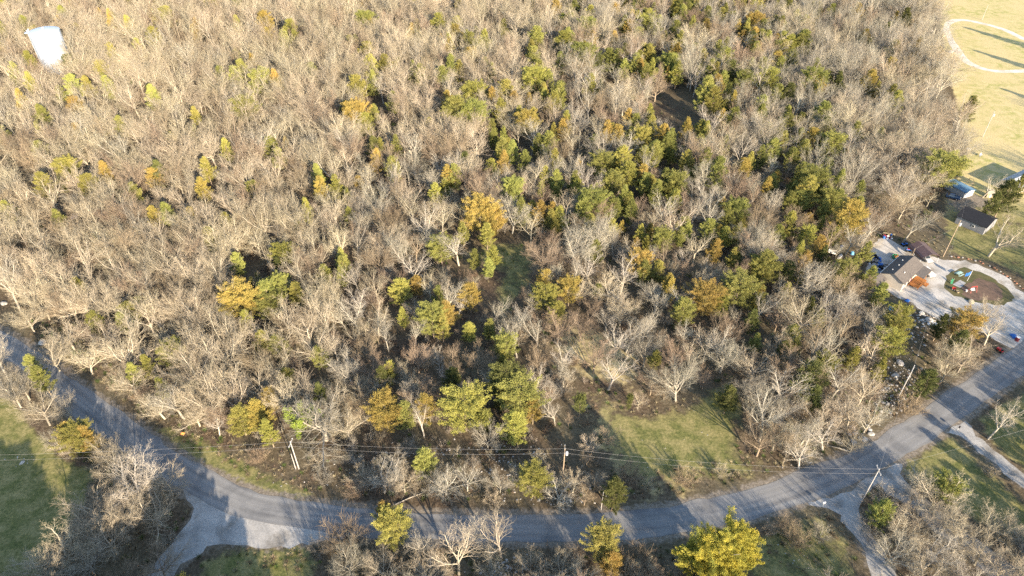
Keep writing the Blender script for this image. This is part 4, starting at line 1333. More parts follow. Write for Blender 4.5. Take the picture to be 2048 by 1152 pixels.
# ------------------------------------------------------------------ words that point to one tree
MARKS = [((100, 200), "below the white water tank"), ((100, 40), "around the white water tank"), ((330, 60), "right of the white water tank"),
         ((470, 170), "among the bright cedars of the upper left wood"), ((650, 60), "in the upper wood left of centre"), ((820, 170), "along the upper cedar row"),
         ((1000, 150), "below the top edge, centre"), ((1180, 80), "in the cedar-rich top centre"), ((1330, 90), "above the dark wood opening"), ((1510, 90), "along the top right of the wood"),
         ((1700, 120), "in the grey wood near the tan field"), ((1850, 250), "at the wood edge by the tan field"), ((1440, 210), "just right of the dark wood opening"),
         ((1270, 280), "just left of the dark wood opening"), ((1090, 270), "left of the dark wood opening"), ((930, 280), "in the middle of the upper wood"),
         ((740, 300), "in the upper wood above centre-left"), ((560, 310), "around the twin green cedars of the upper left"), ((400, 370), "by the orange cedars of the left wood"),
         ((200, 340), "in the upper far left wood"), ((80, 380), "around the big yellow cedar at far left"), ((60, 520), "above the left end of the road"),
         ((200, 500), "in the far left wood"), ((330, 500), "left of the lone green cedar"), ((450, 480), "by the lone green cedar"), ((580, 450), "in the middle left wood"),
         ((640, 540), "above the pair of large green cedars"), ((540, 620), "beside the large orange and green cedars"), ((420, 650), "left of the large orange cedar"),
         ((280, 640), "in the wood above the left bend"), ((150, 640), "above the left road verge"), ((250, 740), "on the sunny bank of the left bend"), ((350, 780), "above the green verge"),
         ((500, 760), "between the orange cedar and the roadside cedars"), ((600, 700), "in the lower wood left of the dark hollow"), ((720, 620), "above the dark hollow"),
         ((830, 720), "in the dark hollow of the lower wood"), ((760, 500), "in the centre-left wood"), ((880, 560), "left of the grassy opening"), ((880, 640), "by the big bronze cedar"),
         ((960, 440), "by the big orange cedar above the grassy opening"), ((1010, 560), "around the grassy opening"), ((1090, 600), "by the bronze cedars right of the grassy opening"),
         ((980, 680), "below the grassy opening"), ((920, 820), "along the sunlit roadside cedars"), ((1050, 800), "at the right end of the roadside cedars"),
         ((780, 820), "at the left end of the sunlit roadside cedars"), ((500, 850), "by the ivy-clad tree"), ((1180, 430), "in the central cedar thicket"), ((1260, 430), "right of the central cedar thicket"),
         ((1080, 400), "left of the central cedar thicket"), ((1200, 540), "in the white-limbed wood right of the grassy opening"), ((1300, 560), "around the small orange cedar of mid wood"),
         ((1350, 470), "in the middle right wood"), ((1200, 700), "in the brown glade"), ((1350, 700), "above the meadow"), ((1390, 620), "by the orange cedar above the meadow"),
         ((1460, 520), "left of the dense green cedar"), ((1530, 540), "by the dense green cedar"), ((1620, 420), "by the yellow-green cedars left of the junk yard"),
         ((1500, 400), "in the upper right wood"), ((1720, 400), "behind the junk yard"), ((1660, 520), "left of the junk yard"), ((1740, 560), "beside the house shed"),
         ((1620, 600), "in the wood left of the house"), ((1480, 640), "between the meadow and the house"), ((1560, 700), "above the big dark cedar"), ((1620, 780), "by the big dark cedar"),
         ((1700, 680), "near the hedge-like cedar edge"), ((1780, 680), "on the straight edge of the cleared strip"), ((1700, 830), "at the sunlit corner by the road"),
         ((1520, 860), "at the right side of the meadow"), ((1900, 690), "in the roadside clump below the gravel yard"), ((1150, 960), "on the rough bank above the road"),
         ((860, 940), "on the rough bank by the utility poles"), ((800, 1060), "below the road, left of centre"), ((1210, 1100), "below the road beside the yellow tree"),
         ((130, 870), "between the left lawn and the road"), ((250, 1060), "by the gravel pull-off"), ((1850, 1060), "among the driveways at lower right"), ((2010, 400), "by the far right barn")]
NTH = ["first", "second", "third", "fourth", "fifth", "sixth", "seventh", "eighth", "ninth", "tenth", "eleventh", "twelfth", "thirteenth", "fourteenth", "fifteenth", "sixteenth"]
TONE = {'g': "green cedar", 'y': "olive cedar", 'o': "bronze cedar", 'd': "dark green cedar", 'pale': "pale bare tree", 'grey': "grey bare tree", 'brown': "brown bare tree", 'white': "whitish bare tree"}


def name_all(ts):
    cells = {}
    for t in ts:
        if t.get('label'):
            continue
        m = min(MARKS, key=lambda q: (q[0][0] - t['u']) ** 2 + (1.3 * (q[0][1] - t['v'])) ** 2)[1]
        size = "large " if t.get('big') else ""
        cells.setdefault((size + TONE[t['tone']], m), []).append(t)
    for (what, where), lst in cells.items():
        lst.sort(key=lambda t: t['u'])
        for i, t in enumerate(lst):
            if len(lst) == 1:
                t['label'] = "%s %s" % (what, where)
            elif len(lst) == 2:
                t['label'] = "%s of two %s" % (("left " if i == 0 else "right ") + what, where)
            elif i == len(lst) - 1:
                t['label'] = "rightmost %s %s" % (what, where)
            else:
                t['label'] = "%s %s from the left %s" % (NTH[i] if i else "first", what, where)


ceds = [t for t in trees if t['kind'] == 'cedar']
print('cedars', len(ceds))
ceds.sort(key=lambda t: -t['size'] - (5 if t.get('label') else 0))
ceds, cmass = ceds[:298], ceds[298:]
name_all(single + ceds)

CUNIT = {}
for t in single:
    b = BT[t['key']]
    o = thing("bare_tree", t['label'], "tree", (t['x'], t['y'], 0), t['rz'], "bare winter trees")
    o.rotation_euler = (R.gauss(0, .055), R.gauss(0, .055), t['rz'])
    o.scale = t['s']
    for nm, k in (("trunk", 'trunk'), ("crown", 'crown')):
        c = bpy.data.objects.new(nm, b[k])
        COL.objects.link(c)
        c.parent = o
for t in ceds:
    c_ = CEDAR[t['key']]
    o = thing("cedar_tree", t['label'], "tree", (t['x'], t['y'], 0), t['rz'], "cedar trees")
    o.scale = t['s']
    for nm in ("trunk", "crown"):
        c = bpy.data.objects.new(nm, c_[nm])
        COL.objects.link(c)
        c.parent = o

scatter_stuff("bare_wood", [b['whole'] for b in BT], [(t['x'], t['y'], 0) for t in mass], [(R.gauss(0, .06), R.gauss(0, .06), t['rz']) for t in mass],
              [t['s'] for t in mass], [t['key'] for t in mass], "mass of leafless woodland trees filling the wood behind and between the nearer ones", "woodland")

ckeys = sorted({t['key'] for t in cmass})
cwhole = []
for k in ckeys:
    me = CEDAR[k]['crown'].copy()
    cwhole.append(me)
scatter_stuff("cedar_wood", cwhole, [(t['x'], t['y'], 0) for t in cmass], [(0, 0, t['rz']) for t in cmass], [t['s'] for t in cmass], [ckeys.index(t['key']) for t in cmass],
              "mass of small olive and green cedars scattered under the farther wood", "evergreen woodland")

# the yellow-green tree by the road
prof = lambda t: math.sqrt(max(0.03, 1 - (abs(t - 0.42) / 0.62) ** 2.2))
b0 = P(1418, 1158)
lt = thing("yellow_tree", "bright yellow-green leafy tree standing in front of the road near the lower frame edge", "tree", b0)
parts = []
rs_ = random.Random(5)
Vt, Ft = segs_mesh("x", [(0, 0, 0, .1, 0, 4, .28, .2), (.1, 0, 4, -.3, .2, 9, .2, .06)] + [(.05, 0, 2 + k * .8, 3.2 * math.cos(k * 2.4), 3.2 * math.sin(k * 2.4), 4.5 + k * .9, .09, .03) for k in range(8)], 6, None)
lo = bpy.data.objects.new("trunk", np_mesh("yellow tree trunk", Vt, Ft, [BARK['grey']]))
COL.objects.link(lo)
lo.parent = lt
lt.scale = (1.0, 1.0, 1.25)
acc = []
for (dx, dy, dz, h, r, s) in ((-1.4, 0, 1.0, 8.5, 3.3, 1), (2.8, 1.0, 2.2, 9.0, 2.8, 2), (.8, -1.2, .8, 7.0, 3.2, 3), (-3.2, .8, .8, 5.5, 2.4, 4), (4.4, .4, 1.6, 5.5, 2.0, 5)):
    V, Fq, _ = leafy(60 + s, h, r, prof, 230, 170, 0.085, base=.12, amp=.45)
    V = V + np.array([dx, dy, dz])
    acc.append((V, Fq, 0))
V, Fq, mi = merge(acc)
lo = bpy.data.objects.new("crown", np_mesh("yellow tree crown", V, Fq, [LEAF['lime']], smooth=False))
COL.objects.link(lo)
lo.parent = lt

# ivy-clad tree
p = P(598, 876)
it = thing("ivy_tree", "bare tree with bright green ivy climbing its trunk and limbs at the wood edge", "tree", p, 0.4)
trunk, limbs, twigs = bare_tree(431, 'fork')
s = 12.0 / 13
arr = lambda q: np.array(q) * s
Vt, Ft = segs_mesh("x", arr(trunk), 6, None)
Vl, Fl = segs_mesh("x", arr(limbs), 4, None)
Vw, Fw = segs_mesh("x", arr(twigs), 3, None)
V, Fq, mi = merge([(Vl, Fl, 0), (Vw, Fw, 1)])
for nm, me in (("trunk", np_mesh("ivy tree trunk", Vt, Ft, [BARK['pale']])), ("crown", np_mesh("ivy tree crown", V, Fq, [BARK['pale'], TWIG['pale']], mi))):
    o = bpy.data.objects.new(nm, me)
    COL.objects.link(o)
    o.parent = it


def ivy_mesh(segs, zmax, n, rad, size, seed):
    rs = np.random.RandomState(seed)
    S = np.array([q for q in segs if q[5] < zmax])
    L = np.linalg.norm(S[:, 3:6] - S[:, 0:3], axis=1)
    i = rs.choice(len(S), n, p=L / L.sum())
    t = rs.uniform(0, 1, (n, 1))
    c = S[i, 0:3] * (1 - t) + S[i, 3:6] * t + rs.normal(0, rad, (n, 3))
    a = rs.normal(0, 1, (n, 3))
    a /= np.linalg.norm(a, axis=1)[:, None]
    b = np.cross(a, rs.normal(0, 1, (n, 3)))
    b /= np.linalg.norm(b, axis=1)[:, None]
    V = np.stack([c - b * size, c + b * size, c + a * size * 1.6], 1).reshape(-1, 3)
    return V, np.arange(len(V)).reshape(-1, 3)


V, Fq = ivy_mesh(np.vstack([arr(trunk), arr(limbs)[::3]]), 9.0, 22000, .22, .12, 3)
o = bpy.data.objects.new("ivy", np_mesh("ivy", V, Fq, [LEAF['ivy']], smooth=False))
COL.objects.link(o)
o.parent = it

# ------------------------------------------------------------------ shrubs one can tell apart
def shrub_mesh(seed, h, n, mats):
    return brush_mesh("shrub", seed, h, n, mats, spread=1.2, kids=22, r=0.013)


SH = [shrub_mesh(1, 2.6, 60, [TWIG['brown']]), shrub_mesh(2, 2.3, 55, [TWIG['grey']]), shrub_mesh(3, 2.0, 50, [TWIG['pale']])]
SHP = [(690, 1085, 1.9, 0, "dense purple-brown bush at the right end of the gravel pull-off"), (640, 1105, 1.2, 1, "low grey bush on the grass below the gravel pull-off"),
       (740, 1135, 1.7, 1, "grey bush below the road at the left of the leaning tree"), (800, 1150, 1.5, 0, "brown bush cut by the lower frame edge under the leaning tree"),
       (1130, 1130, 1.6, 2, "pale bush below the road, left of the bronze cedar"), (1090, 1150, 1.4, 0, "brown bush at the lower frame edge beside the white post"),
       (1265, 1140, 1.6, 0, "rust-brown bush right of the bronze cedar below the road"), (1570, 1065, 1.1, 0, "thin brown sapling bush on the grass near the yellow tree"),
       (1590, 1085, 1.2, 0, "brown sapling bush on the shaded grass left of the curving driveway"), (1535, 1065, 0.9, 2, "small pale bush close behind the yellow tree"),
       (1640, 1075, 1.1, 1, "grey bush on the shaded grass nearest the curving driveway"), (1740, 1060, 1.6, 1, "grey bush inside the curve of the driveway"),
       (1290, 975, 1.1, 2, "tan bush on the verge below the sunlit meadow"), (1370, 965, 1.2, 0, "brown bush on the verge at the foot of the meadow"),
       (1440, 950, 1.1, 2, "pale bush by the power lines at the foot of the meadow"), (1255, 960, 1.4, 0, "brown bush beside the dark round cedar above the road"),
       (1452, 795, 1.3, 1, "dark grey bush in the shade at the top of the meadow"), (1605, 922, 1.2, 2, "tan bush on the verge where the wood meets the road"),
       (720, 985, 1.2, 0, "brown bush left of the gnarled whitish tree"), (650, 965, 1.1, 1, "grey bush behind the verge right of the left utility pole"),
       (985, 1005, 1.2, 2, "pale bush on the bank between slender and fan-shaped trees"), (1745, 845, 1.1, 2, "tan bush on the rocky foot of the cleared strip"),
       (1815, 825, 1.4, 0, "brown bush at the right foot of the cleared strip"), (520, 920, 1.0, 0, "brown bush above the green verge near the left utility pole"),
       (1975, 950, 0.9, 2, "small tan bush beside the narrow driveway at right"), (340, 1085, .9, 1, "grey bush tucked under the spreading oaks by the pull-off")]
for (u, v, s, i, lab) in SHP:
    p = P(u, v)
    o = bpy.data.objects.new("shrub", SH[i])
    COL.objects.link(o)
    o.location = (p.x, p.y, 0)
    o.rotation_euler = (0, 0, R.uniform(0, 6.28))
    o.scale = (s, s, s)
    tag(o, lab, "bush", "leafless bushes by the road")

# ------------------------------------------------------------------ undergrowth, rough grass, stones: stuff nobody could count
UG = [brush_mesh("undergrowth", 21 + i, 1.5, 22, [m_], spread=1.0, kids=7, r=.016) for i, m_ in enumerate([BRUSH, BRUSH2, BRUSH, TWIG['grey'], GREENB])]
RG = [tuft_mesh("rough grass", 31 + i, .55, 46, m_) for i, m_ in enumerate([STRAW, STRAW, GREENB, BRUSH])]
pts = []
n = 46000
ux = NR.uniform(-420, 340, n)
uy = NR.uniform(50, 520, n)
ok = (np.abs(ux) < 0.8 * uy + 35)
dF = sdf(ux, uy, FOREST)
inF = dF < 2
dR = dline(ux, uy, ROADC)
rough = (sdf(ux, uy, W2([(430, 870), (1180, 880), (1240, 960), (1500, 950), (1740, 880), (1745, 905), (1600, 955), (1350, 1010), (1060, 1028), (760, 1018), (640, 1008), (520, 950)])) < 0) | (sdf(ux, uy, W2([(720, 1100), (1330, 1092), (1340, 1220), (560, 1220)])) < 0)
low = (sdf(ux, uy, LAWNB2) < 0) | (sdf(ux, uy, W2([(1700, 990), (1790, 1000), (2000, 1120), (2000, 1200), (1790, 1200), (1720, 1040)])) < 0) | (sdf(ux, uy, ROW) < 0)
for hole in (CLEAR1, CLEAR2, MEADOW, YARD, TURN, DRV1, DRV2, DRV3):
    ok &= sdf(ux, uy, hole) > 1.0
ok &= dR > 6.2
pr = NR.uniform(0, 1, n)
far = uy > 230
br = inF & (pr < np.where(sdf(ux, uy, BROWNC) < 0, .25, .7)) & (~far | (pr < .3))
ok1 = ok & (br | (rough & (pr < .6)) | (low & (pr < .22)))
ii = np.nonzero(ok1)[0]
print("undergrowth", len(ii))
sc_ = NR.uniform(.5, 1.35, len(ii)) * np.where(dR[ii] < 12, .6, 1.0) * np.where(low[ii], .6, 1)
scatter_stuff("undergrowth", UG, np.stack([ux[ii], uy[ii], 0 * ux[ii]], 1), np.stack([0 * sc_, 0 * sc_, NR.uniform(0, 6.28, len(ii))], 1), np.stack([sc_] * 3, 1),
              NR.choice(5, len(ii), p=[.32, .26, .18, .18, .06]), "brown leafless brush and brambles under and along the wood", "undergrowth")
n = 60000
ux = NR.uniform(-160, 200, n)
uy = NR.uniform(55, 260, n)
ok = (np.abs(ux) < 0.8 * uy + 20)
dR = dline(ux, uy, ROADC)
pr = NR.uniform(0, 1, n)
dM = sdf(ux, uy, MEADOW)
edge = (dR > 5.2) & (dR < 11)
inF = sdf(ux, uy, FOREST) < 0
fld = sdf(ux, uy, FIELD) < 0
lw = (sdf(ux, uy, LAWNL) < 0) | (sdf(ux, uy, LAWNR) < 0) | (sdf(ux, uy, LAWNR2) < 0)
for hole in (YARD, TURN, DRV1, DRV2, DRV3):
    ok &= sdf(ux, uy, hole) > 0.6
ok &= (dR > 5.0) & ~lw & ~fld
ok &= np.where(edge, pr < .8, np.where(dM < 0, ((dM > -2.5) & (pr < .4)), pr < np.where(inF, .10, .25)))
ii = np.nonzero(ok)[0]
print("grass", len(ii))
sc_ = NR.uniform(.45, 1.1, len(ii))
scatter_stuff("rough_grass", RG, np.stack([ux[ii], uy[ii], 0 * ux[ii]], 1), np.stack([0 * sc_, 0 * sc_, NR.uniform(0, 6.28, len(ii))], 1), np.stack([sc_] * 3, 1),
              NR.choice(4, len(ii), p=[.4, .2, .25, .15]), "tufts of dry and green rough grass along the verges", "grass")
ST = [stone_mesh("scattered stones", 40 + i) for i in range(4)]
spots = []
def stones(u0, v0, su, sv, n, s0, s1):
    for _ in range(n):
        p = P(u0 + R.gauss(0, su), v0 + R.gauss(0, sv))
        spots.append((p.x, p.y, s0 + (s1 - s0) * R.random() ** 2.2))
stones(1805, 760, 24, 45, 200, .15, .8)
stones(1775, 800, 14, 22, 90, .2, .9)
stones(1718, 866, 18, 11, 60, .25, 1.0)
stones(1805, 645, 25, 18, 160, .2, .7)
stones(1850, 640, 22, 14, 90, .25, .9)
stones(985, 920, 60, 22, 170, .15, .5)
stones(820, 905, 50, 12, 70, .15, .5)
stones(1120, 1005, 70, 12, 70, .2, .6)
stones(650, 960, 60, 18, 60, .12, .35)
stones(1590, 1090, 60, 30, 40, .1, .3)
stones(1010, 1135, 22, 10, 60, .2, .6)
stones(45, 925, 14, 8, 12, .15, .4)
stones(1350, 900, 90, 50, 14, .15, .3)
stones(1640, 930, 50, 12, 50, .2, .6)
_sx, _sy = np.array([a for a, b, c in spots]), np.array([b for a, b, c in spots])
_ok = (dline(_sx, _sy, ROADC) > 5.0) & (sdf(_sx, _sy, YARD) > -1.5)
spots = [q for q, k in zip(spots, _ok) if k]
scatter_stuff("scattered_stones", ST, [(a, b, 0) for a, b, c in spots], [(0, 0, R.uniform(0, 6.28)) for _ in spots], [(c, c * R.uniform(.6, 1), c * .7) for a, b, c in spots],
              [R.randrange(4) for _ in spots], "pale limestone rubble strewn on the banks and cleared strip", "rubble")


# ------------------------------------------------------------------ buildings
SHINGLE = mat("brown-grey shingles", (0.14, 0.12, 0.105), noise=(0.085, 0.076, 0.07), scale=2.5, bump=.3)
DSHINGLE = mat("charcoal shingles", (0.022, 0.023, 0.028), noise=(0.014, 0.015, 0.019), scale=2.5, bump=.3)
SIDING = mat("beige siding", (0.50, 0.45, 0.38), noise=(0.44, 0.40, 0.34), scale=1.5)
GSIDING = mat("grey siding", (0.24, 0.24, 0.25), noise=(0.19, 0.19, 0.2), scale=1.5)
BROWNMET = mat("brown ribbed metal", (0.12, 0.075, 0.07), rough=.5, noise=(0.09, 0.055, 0.05), scale=.7, spec=.4)
BLUEMET = mat("blue ribbed metal", (0.07, 0.15, 0.25), rough=.45, noise=(0.10, 0.19, 0.28), scale=.5, spec=.5)
GREYMET = mat("grey ribbed metal", (0.42, 0.44, 0.46), rough=.5, noise=(0.34, 0.35, 0.37), scale=.5, spec=.4)
ORWOOD = mat("orange stained wood", (0.45, 0.19, 0.06), noise=(0.30, 0.12, 0.04), scale=2)
TANWOOD = mat("tan plywood", (0.40, 0.33, 0.22), noise=(0.30, 0.25, 0.17), scale=2)
BLUEP = mat("blue plastic", (0.03, 0.14, 0.45), rough=.5, spec=.4)
LBLUEP = mat("light blue plastic", (0.15, 0.42, 0.62), rough=.5, spec=.4)
REDP = mat("red paint", (0.45, 0.03, 0.025), rough=.4, spec=.5)
DREDP = mat("dark red paint", (0.20, 0.02, 0.03), rough=.4, spec=.5)
GREENP = mat("green plastic", (0.04, 0.22, 0.10), rough=.5, spec=.4)
PALEG = mat("pale green paint", (0.35, 0.48, 0.42), rough=.6)
CONC = mat("concrete", (0.36, 0.35, 0.34), noise=(0.28, 0.27, 0.26), scale=1.2)
BLACKP = mat("black car paint", (0.02, 0.022, 0.028), rough=.25, spec=.6)
SILVER = mat("silver car paint", (0.5, 0.51, 0.53), rough=.3, spec=.6)
ORANGE = mat("orange plastic", (0.6, 0.2, 0.06), rough=.6)
BRICKR = mat("reddish border stone", (0.33, 0.16, 0.10), noise=(0.25, 0.12, 0.08), scale=3)


def gable_building(name, label, cat, loc, rz, L, Wd, he, hr, wall, roofm, over=.3, openings=(), gap=0.0, extra=None):
    """local x along the ridge 0..L, y across 0..Wd"""
    t = thing(name, label, cat, loc, rz)
    mb = MB()
    w = Wd
    vs = [(0, 0, 0), (L, 0, 0), (L, w, 0), (0, w, 0), (0, 0, he), (L, 0, he), (L, w, he), (0, w, he), (0, w / 2, hr), (L, w / 2, hr)]
    mb.add(vs, [(0, 1, 5, 4), (2, 3, 7, 6), (3, 0, 4, 8, 7), (1, 2, 6, 9, 5)])
    mb.obj("wall", wall, t)
    rb = MB()
    sl = (hr - he) / (w / 2)
    for s in (0, 1):
        y0, y1 = (-over, w / 2) if s == 0 else (w + over, w / 2)
        z0, z1 = he - over * sl + .03, hr + .03
        q = [(-over, y0, z0), (L + over, y0, z0), (L + over, y1, z1), (-over, y1, z1)]
        top = [(a, b, c + .12) for a, b, c in q]
        rb.add(q + top, [(0, 1, 2, 3), (4, 5, 6, 7), (0, 1, 5, 4), (1, 2, 6, 5), (3, 0, 4, 7)])
        n = int(L / .45)
        if "metal" in roofm.name:
            for k in range(n + 1):
                x = -over + .05 + k * (L + 2 * over - .1) / n
                rb.add([(x - .02, y0, z0 + .12), (x + .02, y0, z0 + .12), (x + .02, y1, z1 + .12), (x - .02, y1, z1 + .12), (x - .02, y0, z0 + .16), (x + .02, y0, z0 + .16), (x + .02, y1, z1 + .16), (x - .02, y1, z1 + .16)],
                       [(4, 5, 6, 7), (0, 1, 5, 4), (1, 2, 6, 5), (2, 3, 7, 6), (3, 0, 4, 7)])
    rf = rb.obj("roof", roofm, t)
    for (kind, side, a, z, ww, hh) in openings:
        ob, gl = MB(), MB()
        if side == 'front':
            c, sz, g = (a, -.03, z), (ww + .16, .10, hh + .16), (a, -.075, z)
            gs = (ww, .03, hh)
        elif side == 'left':
            c, sz, g = (-.03, a, z), (.10, ww + .16, hh + .16), (-.075, a, z)
            gs = (.03, ww, hh)
        elif side == 'right':
            c, sz, g = (L + .03, a, z), (.10, ww + .16, hh + .16), (L + .075, a, z)
            gs = (.03, ww, hh)
        ob.box(c, sz)
        f = ob.obj(kind, WHITEP, t)
        gl.box(g, gs)
        gl.obj("pane" if kind == "window" else "door_panel", GLASS if kind == "window" else DREDP, f)
    return t, rf


A = P(1800.5, 582.5)
RZ = math.radians(42)
house, rf = gable_building("house", "long beige house with brown-grey shingle roof and wooden porch on the white gravel yard", "house", A, RZ, 11.6, 6.0, 2.6, 4.1, SIDING, SHINGLE,
                           openings=[("window", 'front', 1.6, 1.5, 1.1, 1.0), ("window", 'front', 3.6, 1.5, 1.1, 1.0), ("door", 'front', 5.4, 1.05, .9, 2.0), ("window", 'front', 9.6, 1.5, 1.2, 1.0), ("window", 'right', 3.0, 1.5, 1.2, 1.0)])
pr = MB()
pr.add([(6.4, -.25, 2.5), (11.9, -.25, 2.5), (11.9, -2.5, 2.25), (6.4, -2.5, 2.25), (6.4, -.25, 2.62), (11.9, -.25, 2.62), (11.9, -2.5, 2.37), (6.4, -2.5, 2.37)],
       [(0, 1, 2, 3), (7, 6, 5, 4), (0, 4, 5, 1), (1, 5, 6, 2), (2, 6, 7, 3), (3, 7, 4, 0)])
pr.obj("porch_roof", SHINGLE, house)
for x in (6.6, 9.1, 11.7):
    MB().box((x, -2.35, 1.13), (.12, .12, 2.26)).obj("porch_post", ORWOOD, house)
dk = MB()
for k in range(22):
    dk.box((3.9 + k * .245, -1.55, .55), (.225, 2.7, .05))
for x in (3.9, 6.5, 9.1):
    for y in (-.3, -2.8):
        dk.box((x, y, .26), (.12, .12, .52))
dko = dk.obj("deck", ORWOOD, house)
rl = MB()
rl.box((5.2, -2.87, 1.5), (2.9, .09, .07)).box((5.2, -2.87, .75), (2.9, .06, .06))
for k in range(17):
    rl.box((3.82 + k * .17, -2.87, 1.1), (.04, .04, .74))
rl.box((3.75, -1.6, 1.5), (.09, 2.5, .07))
for k in range(14):
    rl.box((3.75, -2.7 + k * .17, 1.1), (.04, .04, .74))
rl.obj("railing", ORWOOD, house)
st = MB()
for k in range(3):
    st.box((7.6, -3.1 - .3 * k, .42 - .16 * k), (1.4, .3, .06))
st.box((6.95, -3.4, .3), (.06, 1.0, .3), rx=0).box((8.25, -3.4, .3), (.06, 1.0, .3))
st.obj("steps", ORWOOD, house)
for (x, y) in ((2.0, 4.3), (5.0, 4.0), (8.2, 4.4), (3.2, 1.6)):
    z = 2.6 + (min(y, 6 - y)) * .5 + .3
    MB().lathe([(.09, z - .3), (.09, z + .12), (.14, z + .12), (.14, z + .2)], 8, (x, y, 0)).obj("roof_vent", WHITEP, house)
MB().box((5.8, 6.36, 2.52), (12.3, .10, .10)).obj("gutter", WHITEP, house)

shed, _ = gable_building("storage_shed", "small brown-roofed shed with a sunlit whitish wall against the left end of the house", "shed", (A.x - 5.3 * math.cos(RZ) - 4.1 * math.sin(RZ), A.y - 5.3 * math.sin(RZ) + 4.1 * math.cos(RZ), 0), RZ, 4.5, 3.9, 2.1, 2.9, SIDING, SHINGLE,
                         over=.2, openings=[("door", 'front', 3.3, 1.0, .9, 1.9)])

# carport
cp = thing("carport", "brown metal carport with rounded roof and open end beside the gravel yard", "carport", (116.1, 156.1, 0), math.radians(9))
prof_ = [(-2.75, 1.5), (-2.7, 2.1), (-2.2, 2.45), (0, 3.15), (2.2, 2.45), (2.7, 2.1), (2.75, 1.5)]
mb = MB()
n = len(prof_)
vs = [(x, -3.2, z) for x, z in prof_] + [(x, 3.2, z) for x, z in prof_] + [(x, -3.2, z + .06) for x, z in prof_] + [(x, 3.2, z + .06) for x, z in prof_]
mb.add(vs, [(i, i + 1, n + i + 1, n + i) for i in range(n - 1)] + [(2 * n + i, 3 * n + i, 3 * n + i + 1, 2 * n + i + 1) for i in range(n - 1)] + [(i, 2 * n + i, 2 * n + i + 1, i + 1) for i in range(n - 1)])
for i in range(n - 1):
    (x0, z0), (x1, z1) = prof_[i], prof_[i + 1]
    for k in range(15):
        y = -3.15 + k * .45
        mb.add([(x0, y - .02, z0 + .06), (x0, y + .02, z0 + .06), (x1, y + .02, z1 + .06), (x1, y - .02, z1 + .06), (x0, y - .02, z0 + .1), (x0, y + .02, z0 + .1), (x1, y + .02, z1 + .1), (x1, y - .02, z1 + .1)],
               [(4, 5, 6, 7), (0, 1, 5, 4), (2, 3, 7, 6)])
mb.obj("roof", BROWNMET, cp)
for x in (-2.7, 2.7):
    for y in (-3.0, 0, 3.0):
        MB().box((x, y, .8), (.08, .08, 1.6)).obj("post", METAL, cp)
MB().box((0, 3.12, 1.0), (5.3, .05, 2.0)).obj("back_panel", BROWNMET, cp)

barn, _ = gable_building("barn", "grey outbuilding with nearly black shingle roof in the shaded yard above the gravel loop", "barn", (134.2, 173.4, 0), math.radians(-52), 8.2, 7.4, 2.7, 4.2, GSIDING, DSHINGLE, over=.35,
                         openings=[("window", 'front', 5.0, 1.5, .6, .6), ])
bs, _ = gable_building("pole_shed", "low blue metal-roofed open shed at the top of the shaded yard beside a bronze-green cedar", "shed", (141.2, 193.9, 0), math.radians(-66), 7.0, 4.2, 2.1, 2.6, GREYMET, BLUEMET, over=.3)
fb, _ = gable_building("long_workshop", "long workshop with grey metal roof and beige gable at the right frame edge", "building", (159.6, 193.9, 0), math.radians(29), 15.0, 5.6, 2.7, 4.2, SIDING, GREYMET, over=.3,
                       openings=[("door", 'left', 2.6, 1.1, 1.6, 2.1)])
# the gable faces lower left: turn so that local x = 0 is the near end
fb.location = (161.9, 189.4, 0)
fb.rotation_euler = (0, 0, math.radians(31))
hut = thing("small_hut", "small tan-roofed hut beside a dark conifer in the shaded yard", "hut", (152.9, 188.6, 0), math.radians(-15))
mb = MB()
mb.box((0, 0, .85), (1.9, 1.6, 1.7))
mb.obj("wall", TANWOOD, hut)
mb = MB()
mb.box((0, 0, 1.86), (2.3, 2.1, .10), rx=math.radians(12))
mb.obj("roof", mat("pale hut roof", (.45, .40, .30)), hut)
MB().box((0, -.83, .75), (.6, .05, 1.4)).obj("door", GREYMET, hut)

# water tank
tb = P(121, 140)
ht = tall((121, 140), (95, 62))
print("tank", tb, ht)
tank = thing("water_tank", "tall white cylindrical water tank rising out of the bare wood", "water tank", tb)
r = 5.9
MB().lathe([(r, 0), (r, ht)], 64).obj("shell", TANKM, tank, smooth=False)
dm = MB()
dm.lathe([(r + .12, ht - .02), (r + .12, ht + .12), (r * .98, ht + .2), (r * .8, ht + .55), (r * .5, ht + .9), (r * .2, ht + 1.08), (.3, ht + 1.12)], 64)
dm.obj("roof", TANKM, tank)
MB().lathe([(.5, ht + 1.0), (.5, ht + 1.5), (.65, ht + 1.5), (.3, ht + 1.75)], 16).obj("vent", TANKM, tank)
ax = math.radians(200)
ld = MB()
for s in (-.25, .25):
    px_, py_ = math.cos(ax) * (r + .35) - math.sin(ax) * s, math.sin(ax) * (r + .35) + math.cos(ax) * s
    ld.tube([(px_, py_, .5), (px_, py_, ht + 1.1)], .05, 5)
for k in range(int(ht / .5)):
    z = .8 + k * .5
    ld.tube([(math.cos(ax) * (r + .35) - math.sin(ax) * q, math.sin(ax) * (r + .35) + math.cos(ax) * q, z) for q in (-.25, .25)], .03, 4)
ld.obj("ladder", TANKM, tank)
rl = MB()
for k in range(9):
    a = ax - .22 + k * .055
    rl.tube([(math.cos(a) * (r - .1), math.sin(a) * (r - .1), ht), (math.cos(a) * (r - .1), math.sin(a) * (r - .1), ht + 1.3)], .05, 5)
for z in (.75, 1.3):
    rl.tube([(math.cos(ax - .22 + k * .055) * (r - .1), math.sin(ax - .22 + k * .055) * (r - .1), ht + z) for k in range(9)], .05, 5)
rl.obj("railing", TANKM, tank)
pf = MB()
pf.box((math.cos(ax) * (r + .7), math.sin(ax) * (r + .7), ht + .05), (1.4, 2.2, .12), rz=ax)
pf.obj("platform", TANKM, tank)

